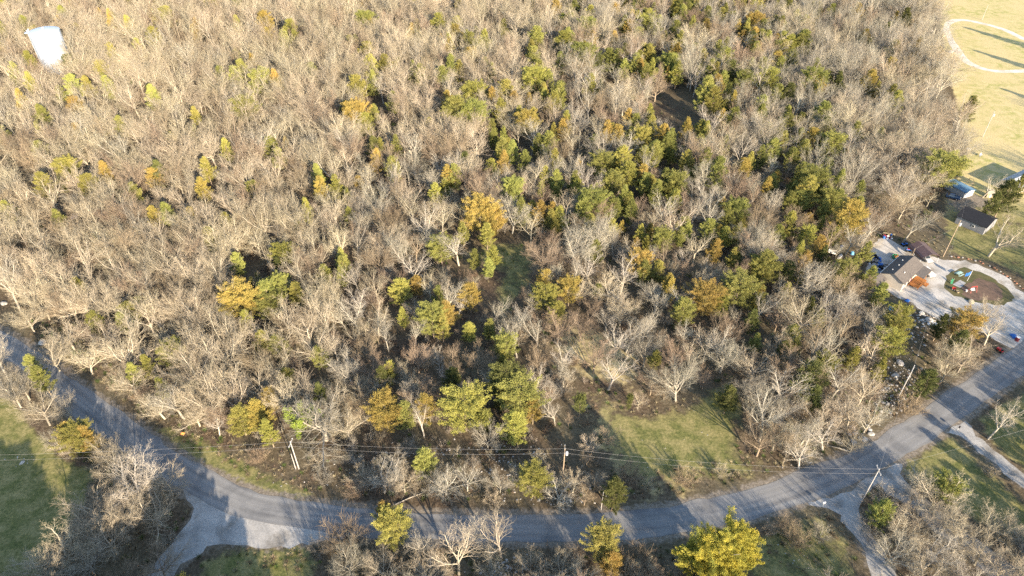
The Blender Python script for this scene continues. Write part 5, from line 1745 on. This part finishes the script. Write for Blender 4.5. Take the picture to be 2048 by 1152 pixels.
# ------------------------------------------------------------------ vehicles
def wheel_set(t, L, w, rad, x0, x1):
    for x in (x0, x1):
        for y in (-w / 2 + .1, w / 2 - .1):
            wb = MB()
            wb.lathe([(rad * .55, y - .11), (rad, y - .10), (rad, y + .10), (rad * .55, y + .11)], 18, (x, 0, rad), axis='Y')
            wh = wb.obj("wheel", BLACK, t)
            hb = MB()
            hb.lathe([(rad * .5, y - .13), (rad * .5, y + .13)], 12, (x, 0, rad), axis='Y')
            hb.obj("rim", METAL, wh)


def vehicle(name, label, cat, loc, rz, paint, kind='pickup', L=5.2, w=1.85):
    t = thing(name, label, cat, loc, rz)
    zb, zh = .42, 1.0
    b = MB()
    if kind == 'pickup':
        side = [(-L / 2, zb), (L / 2 - .15, zb), (L / 2, .7), (L / 2 - .08, zh), (L / 2 - 1.3, zh + .12), (.35, zh + .14), (-.55, zh + .14), (-L / 2, zh + .1)]
    else:
        side = [(-L / 2, zb), (L / 2 - .1, zb), (L / 2, .68), (L / 2 - .25, .86), (L / 2 - 1.2, .98), (-L / 2 + .9, 1.0), (-L / 2 + .05, .95), (-L / 2 - .02, .7)]
    n = len(side)
    vs = [(x, -w / 2, z) for x, z in side] + [(x, w / 2, z) for x, z in side]
    b.add(vs, [tuple(range(n)), tuple(range(2 * n - 1, n - 1, -1))] + [(i, n + i, n + (i + 1) % n, (i + 1) % n) for i in range(n)])
    b.obj("body", paint, t, bevel=.06)
    c = MB()
    if kind == 'pickup':
        lo, hi = [(1.15, -.78), (1.15, .78), (-.75, .78), (-.75, -.78)], [(.6, -.66), (.6, .66), (-.55, .66), (-.55, -.66)]
    else:
        lo, hi = [(L / 2 - 1.25, -.76), (L / 2 - 1.25, .76), (-L / 2 + .45, .76), (-L / 2 + .45, -.76)], [(L / 2 - 1.95, -.6), (L / 2 - 1.95, .6), (-L / 2 + 1.0, .6), (-L / 2 + 1.0, -.6)]
    z0, z1 = zh + (.13 if kind == 'pickup' else -.02), 1.68 if kind == 'pickup' else 1.45
    c.add([(x, y, z0) for x, y in lo] + [(x, y, z1 - .05) for x, y in hi], [(0, 1, 5, 4), (1, 2, 6, 5), (2, 3, 7, 6), (3, 0, 4, 7)])
    c.obj("windows", GLASS, t)
    r_ = MB()
    r_.prism([(x * 1.0, y * 1.03) for x, y in hi], z1 - .05, z1)
    for (a, b_), (c_, d) in zip(lo, hi):
        r_.tube([(a, b_, z0), (c_, d, z1 - .03)], .045, 5)
    r_.obj("cab_roof", paint, t)
    if kind == 'pickup':
        bd = MB()
        bd.box((-L / 2 + .95, 0, zh + .105), (1.55, w - .35, .03))
        bd.obj("truck_bed", BLACK, t)
    for y in (-w / 2 + .3, w / 2 - .3):
        MB().box((L / 2 - .02, y, .78), (.08, .34, .16)).obj("headlight", WHITEP, t)
    wheel_set(t, L, w, .38 if kind == 'pickup' else .32, L / 2 - .95, -L / 2 + 1.05)
    return t


vehicle("pickup_truck", "white pickup truck parked at the right end of the house on white gravel", "pickup truck", (113.6, 148.6, 0), math.radians(-72), WHITEP)
q0, q1 = P(1384, 1139), P(1401, 1157)
vehicle("pickup_truck", "black pickup truck half hidden under the bright yellow-green tree", "pickup truck", (q1.x - .4, q1.y + .1, 0), math.atan2(q0.y - q1.y, q0.x - q1.x) + math.pi, BLACKP)
vehicle("parked_car", "silver car standing inside the open brown carport", "car", (116.6, 154.9, 0), math.radians(-82), SILVER, 'car', 4.3, 1.75)
vehicle("parked_car", "dark blue car in the shade below the blue-roofed shed", "car", tuple(P(1905, 397)), math.radians(-30), mat("dark blue paint", (.03, .06, .12), rough=.3, spec=.5), 'car', 4.2, 1.75)
vehicle("parked_car", "dark car at the edge of the tan field beside the wood", "car", tuple(P(1870, 38)), math.radians(100), BLACKP, 'car', 4.2, 1.75)

# ------------------------------------------------------------------ yard things
def small_thing(name, label, cat, uv, rz, parts):
    t = thing(name, label, cat, P(*uv), rz)
    for (pn, mb_, m_) in parts:
        mb_.obj(pn, m_, t)
    return t


def barrel(r=.3, h=.9):
    return MB().lathe([(r * .93, 0), (r, .05), (r * 1.04, h * .33), (r, h * .36), (r * 1.04, h * .66), (r, h * .7), (r, h - .05), (r * .93, h)], 18)


small_thing("barrel", "bright blue barrel in the clearing left of the junk yard", "barrel", (1681, 499), 0, [("body", barrel(.5, 1.2), LBLUEP), ("lid", MB().lathe([(.48, 1.2), (.48, 1.26)], 16), BLUEP)])
small_thing("plastic_tub", "pale blue upturned tub at the foot of a leaning tree in the junk yard", "tub", (1704, 508), .4, [("body", MB().lathe([(.5, 0), (.42, .7), (.1, .75)], 18), LBLUEP), ("rim", MB().lathe([(.56, 0), (.56, .06)], 18), BLUEP)])
tr = MB().box((0, 0, .62), (2.2, 1.3, .08)).box((0, .68, .8), (2.3, .07, .4)).box((0, -.68, .8), (2.3, .07, .4)).box((1.15, 0, .8), (.07, 1.4, .4)).box((-1.15, 0, .8), (.07, 1.4, .4))
tt = small_thing("utility_trailer", "small white-rimmed utility trailer on bare soil left of the bright blue barrel's clearing", "trailer", (1664, 508), -.5, [("bed", tr, WHITEP), ("tow_bar", MB().box((1.7, 0, .55), (1.1, .08, .08)), BLACK)])
for y in (-.8, .8):
    MB().lathe([(.3, y - .09), (.3, y + .09)], 16, (0, 0, .3), axis='Y').obj("wheel", BLACK, tt)
small_thing("boat_hull", "whitish upturned boat hull at the edge of the trailer clearing", "boat", (1680, 514), .9, [("hull", MB().add([(-1.3, -.4, 0), (.8, -.5, 0), (1.5, 0, .1), (.8, .5, 0), (-1.3, .4, 0), (-1.2, -.25, .5), (.7, -.3, .55), (1.2, 0, .4), (.7, .3, .55), (-1.2, .25, .5)],
            [(0, 1, 6, 5), (1, 2, 7, 6), (2, 3, 8, 7), (3, 4, 9, 8), (4, 0, 5, 9), (5, 6, 7, 8, 9)]), WHITEP), ("keel", MB().box((0, 0, .57), (2.0, .06, .06)), GREYMET)])


def quad(label, uv, rz, m1, m2):
    b = MB().box((0, 0, .62), (1.1, .34, .28)).box((.62, 0, .66), (.5, .8, .1)).box((-.62, 0, .66), (.5, .85, .1))
    s = MB().box((-.2, 0, .86), (.65, .3, .14))
    h = MB().tube([(.35, -.38, 1.05), (.4, 0, .98), (.35, .38, 1.05)], .03, 6).tube([(.5, 0, .6), (.4, 0, 1.0)], .04, 6)
    t = small_thing("quad_bike", label, "quad bike", uv, rz, [("body", b, m1), ("seat", s, m2), ("handlebar", h, BLACK)])
    for x in (-.6, .6):
        for y in (-.42, .42):
            MB().lathe([(.18, y - .13), (.3, y - .11), (.3, y + .11), (.18, y + .13)], 14, (x, 0, .3), axis='Y').obj("wheel", BLACK, t)
    return t


quad("blue quad bike in the shade at the foot of the two-stemmed grey tree", (1808, 491), .3, BLUEP, BLACK)
quad("blue quad bike with a red seat between the carport and the junk yard", (1817, 503), -.4, BLUEP, REDP)
small_thing("stock_tank", "round green tank filled with orange-brown firewood behind the house", "tank", (1793, 516), 0, [("rim", MB().lathe([(1.25, 0), (1.3, .5), (1.2, .5), (1.2, .1)], 28), GREENP), ("firewood", MB().tube([(-.8, -.3, .4), (.6, .2, .6)], .14, 7).tube([(-.5, .5, .42), (.7, -.4, .55)], .13, 7).tube([(-.2, -.8, .42), (.3, .8, .7)], .12, 7).tube([(.1, -.6, .5), (.9, .5, .5)], .12, 7), ORWOOD)])
junk = thing("scrap_heap", "heap of boards, white sacks and red and blue scrap behind the junk yard", "scrap heap", P(1774, 474))
jr = random.Random(4)
MB().box((.6, .5, .5), (1.8, .06, 1.0), rz=.5, rx=.5).box((-.2, .9, .6), (1.5, .06, 1.3), rz=-.4, rx=.6).box((1.2, -.2, .3), (2.2, .2, .06), rz=.9).obj("boards", TANWOOD, junk)
MB().box((-.9, 0, .35), (.8, .6, .7), rz=.4).box((.4, -.8, .25), (.6, .5, .5), rz=1).obj("crates", DREDP, junk)
MB().lathe([(.35, 0), (.35, .7)], 12, (-1.3, -.7, 0)).lathe([(.3, 0), (.3, .5)], 12, (1.4, .8, 0)).obj("drums", BLUEP, junk)
MB().box((.1, -.2, .3), (.7, .5, .5), rz=.2).box((-.4, -1.2, .15), (.6, .5, .3), rz=.9).box((.9, -1.0, .15), (.5, .4, .3), rz=.1).obj("sacks", WHITEP, junk)
sc = thing("scrap_pile", "dark tangle of discarded household goods along the shaded back wall side of the house", "scrap pile", P(1757, 528))
cols = {BLACK: MB(), METAL: MB(), BLUEP: MB(), CONC: MB()}
for k in range(70):
    m_ = jr.choice([BLACK, BLACK, BLACK, METAL, BLUEP, CONC, CONC])
    a, b_ = jr.gauss(0, 1.0), jr.gauss(0, 2.2)
    cols[m_].box((a, b_, jr.uniform(.1, .5)), (jr.uniform(.2, .8), jr.uniform(.2, .7), jr.uniform(.2, .7)), rz=jr.uniform(0, 3), rx=jr.uniform(-.4, .4))
for (m_, mb_), nm in zip(cols.items(), ("dark_goods", "metal_goods", "blue_goods", "grey_goods")):
    mb_.obj(nm, m_, sc)


def tarp(label, uv, m_, sx, sy, hh, seed, name="tarpaulin"):
    rs = random.Random(seed)
    n = 12
    mb = MB()
    vs = [((i / n - .5) * sx + rs.gauss(0, .03), (j / n - .5) * sy + rs.gauss(0, .03), max(.03, hh * math.cos((i / n - .5) * 2.6) * math.cos((j / n - .5) * 2.6) + rs.gauss(0, .07))) for j in range(n + 1) for i in range(n + 1)]
    m = n + 1
    mb.add(vs, [(j * m + i, j * m + i + 1, (j + 1) * m + i + 1, (j + 1) * m + i) for j in range(n) for i in range(n)])
    o = mb.obj(name, m_, None, smooth=True)
    o.location = P(*uv)
    o.rotation_euler = (0, 0, rs.uniform(0, 3))
    return tag(o, label, "tarpaulin")


tarp("crumpled light blue tarpaulin on the rocky strip below the house", (1783, 617), LBLUEP, 1.9, 1.3, .35, 3)
tarp("blue tarpaulin heap at the lower left rim of the gravel yard", (1814, 602), BLUEP, 1.2, 1.0, .6, 4)
tarp("grey-white sheet spread on the lower rim of the gravel yard beside boulders", (1868, 648), WHITEP, 3.0, 1.6, .2, 5)
tarp("blue tarpaulin beside the gravel yard mouth near the right frame edge", (2027, 673), BLUEP, 1.6, 1.4, .7, 6)
tarp("small dull blue sheet lying under bare trees in the left wood", (150, 432), BLUEP, 3.2, 2.4, .4, 7)
small_thing("barrel", "dark red barrel next to the blue tarpaulin at the right frame edge", "barrel", (2033, 681), 0, [("body", barrel(.45, 1.1), DREDP), ("lid", MB().lathe([(.43, 1.1), (.43, 1.15)], 16), WHITEP)])
mw = small_thing("riding_mower", "red riding mower in the shade where the roadside clump meets the gravel yard mouth", "mower", (1999, 703), 2.0, [("body", MB().box((.35, 0, .55), (.9, .6, .45)).box((-.35, 0, .42), (.7, .8, .15)), REDP), ("seat", MB().box((-.35, 0, .7), (.4, .45, .1)).box((-.55, 0, .9), (.1, .45, .4)), BLACK)])
for x, r_ in ((.55, .2), (-.45, .28)):
    for y in (-.42, .42):
        MB().lathe([(r_, y - .08), (r_, y + .08)], 14, (x, 0, r_), axis='Y').obj("wheel", BLACK, mw)

# the island in the gravel loop
pt = thing("picnic_table", "pale green picnic table on the grassy tip of the gravel loop's island", "picnic table", P(1917, 550), .5)
MB().box((0, 0, .75), (1.9, .8, .06)).obj("table_top", PALEG, pt)
for y in (-.75, .75):
    MB().box((0, y, .45), (1.9, .28, .05)).obj("bench", PALEG, pt)
MB().box((-.6, 0, .42), (.08, 1.6, .06)).box((.6, 0, .42), (.08, 1.6, .06)).tube([(-.6, -.6, 0), (-.6, -.2, .72)], .05, 5).tube([(-.6, .6, 0), (-.6, .2, .72)], .05, 5).tube([(.6, -.6, 0), (.6, -.2, .72)], .05, 5).tube([(.6, .6, 0), (.6, .2, .72)], .05, 5).obj("legs", PALEG, pt)
sl = flat_poly("concrete_slab", [(P(u, v).x, P(u, v).y) for u, v in ((1905, 569), (1920, 560), (1932, 566), (1921, 576))], 0.034, CONC, "square of grey concrete on the island", jit=0)
um = thing("flag_pole", "short pole with a hanging blue flag at the corner of the concrete slab", "flag", P(1934, 562))
MB().tube([(0, 0, 0), (0, 0, 3.6)], .05, 7).obj("pole", WHITEP, um)
mb = MB()
for i in range(6):
    x0, x1 = i * .2, (i + 1) * .2
    y0, y1 = .1 * math.sin(i * 1.4), .1 * math.sin((i + 1) * 1.4)
    mb.add([(-x0, y0, 2.1 - .1 * i), (-x1, y1, 2.0 - .1 * i), (-x1, y1, 3.2 - .12 * i), (-x0, y0, 3.3 - .12 * i)], [(0, 1, 2, 3)])
mb.obj("cloth", BLUEP, um)
gs = thing("garden_slide", "small green play slide at the left tip of the island", "slide", P(1903, 565), 1.0)
MB().add([(-.8, -.25, .05), (-.8, .25, .05), (.3, .25, .9), (.3, -.25, .9), (-.8, -.25, .12), (-.8, .25, .12), (.3, .25, .97), (.3, -.25, .97)], [(0, 1, 2, 3), (7, 6, 5, 4), (0, 4, 5, 1), (1, 5, 6, 2), (2, 6, 7, 3), (3, 7, 4, 0)]).obj("chute", GREENP, gs)
MB().tube([(.3, -.25, 0), (.3, -.25, 1.3)], .04, 5).tube([(.3, .25, 0), (.3, .25, 1.3)], .04, 5).tube([(.3, -.25, .4), (.3, .25, .4)], .03, 5).tube([(.3, -.25, .7), (.3, .25, .7)], .03, 5).obj("ladder", PALEG, gs)
wb = thing("wheelbarrow", "red wheelbarrow at the lower left rim of the island", "wheelbarrow", P(1907, 580), .8)
MB().add([(-.5, -.4, .65), (.5, -.4, .65), (.5, .4, .65), (-.5, .4, .65), (-.3, -.22, .32), (.3, -.22, .32), (.3, .22, .32), (-.3, .22, .32)], [(4, 5, 6, 7), (0, 4, 5, 1), (1, 5, 6, 2), (2, 6, 7, 3), (3, 7, 4, 0)]).obj("tray", REDP, wb)
MB().tube([(.6, 0, .2), (-1.0, -.3, .6)], .03, 5).tube([(.6, 0, .2), (-1.0, .3, .6)], .03, 5).tube([(-.3, -.2, .4), (-.4, -.25, 0)], .03, 5).tube([(-.3, .2, .4), (-.4, .25, 0)], .03, 5).obj("handles", METAL, wb)
MB().lathe([(.2, -.05), (.2, .05)], 14, (.6, 0, .2), axis='Y').obj("wheel", BLACK, wb)
small_thing("planter_tub", "round tan planter tub on the island beside the red wheelbarrow", "planter", (1915, 585), 0, [("tub", MB().lathe([(.3, 0), (.45, .5), (.4, .5), (.38, .42)], 18), TANWOOD), ("soil", MB().lathe([(.37, .40), (.36, .44)], 14), BRUSH)])
small_thing("bucket", "small white bucket in the middle of the island's bare soil", "bucket", (1932, 583), 0, [("body", MB().lathe([(.2, 0), (.28, .5)], 16), WHITEP), ("rim", MB().lathe([(.31, .48), (.31, .53)], 16), GREYMET)])
sw = thing("rocking_horse", "red-legged garden swing frame with a white seat on the island", "swing", P(1944, 583), .2)
MB().tube([(-.9, -.6, 0), (-.8, 0, 1.7), (-.9, .6, 0)], .06, 6).tube([(.9, -.6, 0), (.8, 0, 1.7), (.9, .6, 0)], .06, 6).tube([(-.8, 0, 1.7), (.8, 0, 1.7)], .06, 6).obj("frame", REDP, sw)
MB().box((0, 0, .55), (1.1, .45, .06)).box((0, .22, .8), (1.1, .05, .4)).obj("seat", WHITEP, sw)
MB().tube([(-.5, 0, .6), (-.5, 0, 1.7)], .02, 4).tube([(.5, 0, .6), (.5, 0, 1.7)], .02, 4).obj("chains", BLACK, sw)
sw.name = "garden_swing"


def boulder(label, uv, s, seed, m_=None, group=None, name="boulder"):
    me = stone_mesh("boulder", seed)
    if m_:
        me.materials[0] = m_
    o = bpy.data.objects.new(name, me)
    COL.objects.link(o)
    o.location = P(*uv)
    o.scale = (s, s * .8, s * .75)
    o.rotation_euler = (0, 0, seed * 1.7)
    return tag(o, label, "rock", group)


boulder("pale tan boulder at the lower edge of the island", (1942, 604), 1.7, 71, mat("tan boulder", (.5, .42, .28), noise=(.4, .33, .22), scale=1))
for k, (u, v, s, l) in enumerate(((1857, 640, 2.2, "broad whitish boulder on the lower rim of the gravel yard"), (1880, 655, 2.4, "flat whitish boulder at the right end of the yard's lower rim"), (1843, 627, 1.6, "pale boulder on the yard rim above the cleared strip"),
                                  (1725, 878, 2.0, "sunlit pale boulder at the road corner below the whitish trees"), (1706, 884, 1.6, "pale boulder left of the sunlit corner boulder"), (1742, 868, 1.5, "small pale boulder right of the sunlit corner boulder"),
                                  (1800, 727, 2.2, "blue-grey slab of rock in the shaded cleared strip"), (1790, 752, 1.8, "pale slab of rock below the blue-grey slab in the cleared strip"), (1618, 922, 1.4, "tan boulder on the verge where the wood meets the road"),
                                  (1900, 105, 3.4, "white rock heap beside the gravel track at the wood edge"), (1862, 62, 2.6, "whitish brush-covered rock at the wood edge by the tan field"), (1936, 299, 2.2, "pale rock at the wood edge above the blue shed"),
                                  (85, 686, 2.2, "pale slab beside the left road under leaning trees"), (45, 925, 1.0, "grey rock on the left lawn"), (8, 607, 2.0, "white rock at the far left end of the road"))):
    boulder(l, (u, v), s, 80 + k)
edge = smooth_line(W2([(1900, 513), (1935, 517), (1985, 535), (2032, 566), (2060, 590)]), .95)
for k, (x, y) in enumerate(edge):
    me = stone_mesh("border stone", 120 + k % 6) if k < 6 else bpy.data.meshes[bs_names[k % 6]]
    if k == 0:
        bs_names = []
    if k < 6:
        if k % 3:
            me.materials[0] = BRICKR
        bs_names.append(me.name)
    o = bpy.data.objects.new("border_stone", me)
    COL.objects.link(o)
    o.location = (x + R.gauss(0, .15), y + R.gauss(0, .15), 0)
    s = R.uniform(.4, .75)
    o.scale = (s, s, s)
    tag(o, "small reddish or white stone in the row edging the far side of the gravel loop", "stone", "stones edging the gravel loop")
bench = thing("lawn_bench", "pale grey bench and table standing on the shaded grass under the overhead wire", "bench", P(1961, 312), .7)
MB().box((0, 0, .45), (1.8, .5, .06)).box((0, .28, .75), (1.8, .06, .5)).obj("seat", GREYMET, bench)
MB().box((-.8, 0, .22), (.07, .45, .44)).box((.8, 0, .22), (.07, .45, .44)).obj("legs", GREYMET, bench)
fr = thing("timber_frame", "leaning timber frame beside the blue-roofed shed", "frame", P(1942, 374), .4)
MB().tube([(-1.2, 0, 0), (0, 0, 2.6), (1.2, 0, 0)], .08, 6).tube([(-1.2, 1.6, 0), (0, 1.6, 2.6), (1.2, 1.6, 0)], .08, 6).tube([(0, 0, 2.6), (0, 1.6, 2.6)], .08, 6).tube([(-.6, 0, 1.3), (.6, 0, 1.3)], .06, 6).obj("timbers", WOODP, fr)

# ------------------------------------------------------------------ poles, wires, mailboxes
def pole(label, base, top, m_=WOODP, arm=True, can=False, h=None, rad=.14, name="utility_pole", cat="utility pole", armdir=1.2, ins=True):
    b = P(*base)
    h = h or tall(base, top)
    t = thing(name, label, cat, b)
    MB().lathe([(rad, 0), (rad * .62, h)], 12).obj("shaft", m_, t)
    if arm:
        ca, sa = math.cos(armdir), math.sin(armdir)
        MB().box((0, 0, h - .35), (.12, 2.2, .12), rz=armdir - math.pi / 2).obj("crossarm", m_, t)
        for s in (-1, -.0, 1):
            MB().lathe([(.05, h - .29 if s else h), (.08, h - .2 if s else h + .08), (.05, h - .1 if s else h + .18)], 8, (ca * s * 1.0, sa * s * 1.0, 0)).obj("insulator", METAL, t)
    if can:
        MB().lathe([(.24, h - 1.9), (.26, h - 1.85), (.26, h - 1.05), (.2, h - 1.0), (.06, h - .9)], 14, (.42, 0, 0)).obj("transformer", METAL, t)
    return t, Vector((b.x, b.y, h))


_, p1 = pole("silver-grey utility pole leaning on the dark bank above the left road bend", (598, 938), (582, 884), GREYP, armdir=1.5)
_, p2 = pole("dark utility pole with a transformer can in the shade left of the meadow", (1125, 960), (1124, 897), can=True, armdir=1.5)
_, p3 = pole("utility pole in the brush beside the curving driveway mouth", (1720, 1008), (1757, 938), GREYP, armdir=1.5)
_, p4 = pole("tall tan utility pole with a blue-grey transformer beside the gravel loop", (1886, 513), (1908, 440), can=True, arm=False)
_, p5 = pole("thin pole standing between the house and the carport", (1820, 520), (1834, 497), arm=False, rad=.1)
_, p6 = pole("white-topped utility pole at the foot of the tan field", (1965, 274), (1982, 223), GREYP, can=True, arm=False)
_, p7 = pole("pale bare pole standing in the tan field above the gravel track", (1963.8, 40), (1977, 11), GREYP, arm=False)
_, p8 = pole("weathered utility pole in the cleared rocky strip", (1796, 795), (1816, 735), GREYP, armdir=.9)
pole("slim post standing on the bank beside the dark round cedar above the road", (1202, 1019), (1205, 984), GREYP, arm=False, rad=.09, name="post", cat="post")
pole("short white post near the lower frame edge below the road", (1045, 1150), (1046, 1128), WHITEP, arm=False, rad=.08, name="post", cat="post")
pole("leaning bare post among the sunlit rocks by the road corner", (1722, 882), (1739, 845), WOODP, arm=False, rad=.1, name="post", cat="post")
pole("short brown marker post beside the road left of the bronze cedar", (1094, 1092), (1094, 1078), WOODP, arm=False, rad=.06, name="post", cat="post")
pole("short stub pole beside the silver-grey utility pole", (592, 939), (583, 908), GREYP, arm=False, rad=.11, name="post", cat="post")


def wire(label, a, b, sag, off=(0, 0, 0), r=.009):
    n = 28
    a, b, off = Vector(a), Vector(b), Vector(off)
    pts = [a.lerp(b, i / n) + off - Vector((0, 0, 4 * sag * (i / n) * (1 - i / n))) for i in range(n + 1)]
    mb = MB().tube(pts, r, 4, caps=False)
    o = mb.obj("power_line", WIREM)
    return tag(o, label, "wire", "overhead wires")


pl = P(-260, 975)
pl = Vector((pl.x, pl.y, 9.5))
wire("upper power line from the left frame edge to the silver-grey pole", pl, p1, 1.0, (0, 0, 0))
wire("lower power line from the left frame edge to the silver-grey pole", pl, p1, 1.2, (0, 0, -1.4))
wire("upper power line between the silver-grey pole and the transformer pole left of the meadow", p1, p2, 1.0)
wire("lower power line between the silver-grey pole and the transformer pole left of the meadow", p1, p2, 1.3, (0, 0, -1.3))
wire("upper power line crossing the meadow to the pole by the driveway", p2, p3, 1.4)
wire("lower power line crossing the meadow to the pole by the driveway", p2, p3, 1.7, (0, 0, -1.3))
pr2 = P(2230, 850)
wire("power line leaving the driveway pole over the right lawn", p3, Vector((pr2.x, pr2.y, 10)), 1.0)
wire("power line running up the cleared rocky strip from the driveway pole", p3, p8, .8)
wire("power line from the cleared strip to the tall tan pole", p8, p4, .8)
wire("wire between the tall tan pole and the thin pole by the house", p4 + Vector((0, 0, -1.5)), p5, .5)
wire("wire from the tall tan pole to the white-topped pole across the shaded yard", p4, p6, 1.2)
wire("wire from the thin pole to the house roof", p5, Vector((A.x + 9 * math.cos(RZ) - 4.5 * math.sin(RZ), A.y + 9 * math.sin(RZ) + 4.5 * math.cos(RZ), 3.6)), .2)


def mailbox(label, uv, m_, rz):
    t = thing("mailbox", label, "mailbox", P(*uv), rz)
    MB().box((0, 0, .5), (.1, .1, 1.0)).obj("post", WHITEP, t)
    mb = MB()
    pr_ = [(-.14, 1.0), (.14, 1.0), (.14, 1.18)] + [(.14 * math.cos(a), 1.18 + .14 * math.sin(a)) for a in (.5, 1.05, 1.57, 2.1, 2.6)] + [(-.14, 1.18)]
    n = len(pr_)
    mb.add([(-.28, x, z) for x, z in pr_] + [(.28, x, z) for x, z in pr_], [tuple(range(n)), tuple(range(2 * n - 1, n - 1, -1))] + [(i, n + i, n + (i + 1) % n, (i + 1) % n) for i in range(n)])
    mb.obj("box", m_, t)
    MB().box((.1, .16, 1.25), (.03, .02, .2)).obj("signal_flag", REDP, t)


mailbox("white mailbox where the curving driveway meets the road", (1645, 1012), WHITEP, .3)
mailbox("black mailbox at the mouth of the narrow driveway on the right", (1915, 861), BLACK, .8)
sg = thing("orange_marker", "small orange warning marker on the green verge of the left bend", "marker", P(368, 872), .3)
MB().box((0, 0, .5), (.06, .06, 1.0)).obj("stake", WOODP, sg)
MB().box((0, -.05, .85), (.7, .03, .7), ry=math.pi / 4).obj("panel", ORANGE, sg)

# fallen logs
def log(label, a, b, r=.16):
    pa, pb = P(*a), P(*b)
    mb = MB().tube([pa + Vector((0, 0, r)), pa.lerp(pb, .5) + Vector((0, .1, r * 1.4)), pb + Vector((0, 0, r))], [r, r * .8, r * .5], 8)
    o = mb.obj("fallen_log", BARK['grey'], None, smooth=True)
    return tag(o, label, "log")


log("fallen grey limb lying across the bank beside the road", (790, 1010), (850, 985), .14)
log("pale fallen trunk in the dark gap of the left wood", (438, 560), (468, 588), .2)
log("fallen trunk at the foot of the wood left of the gravel loop island", (1700, 905), (1655, 892), .18)
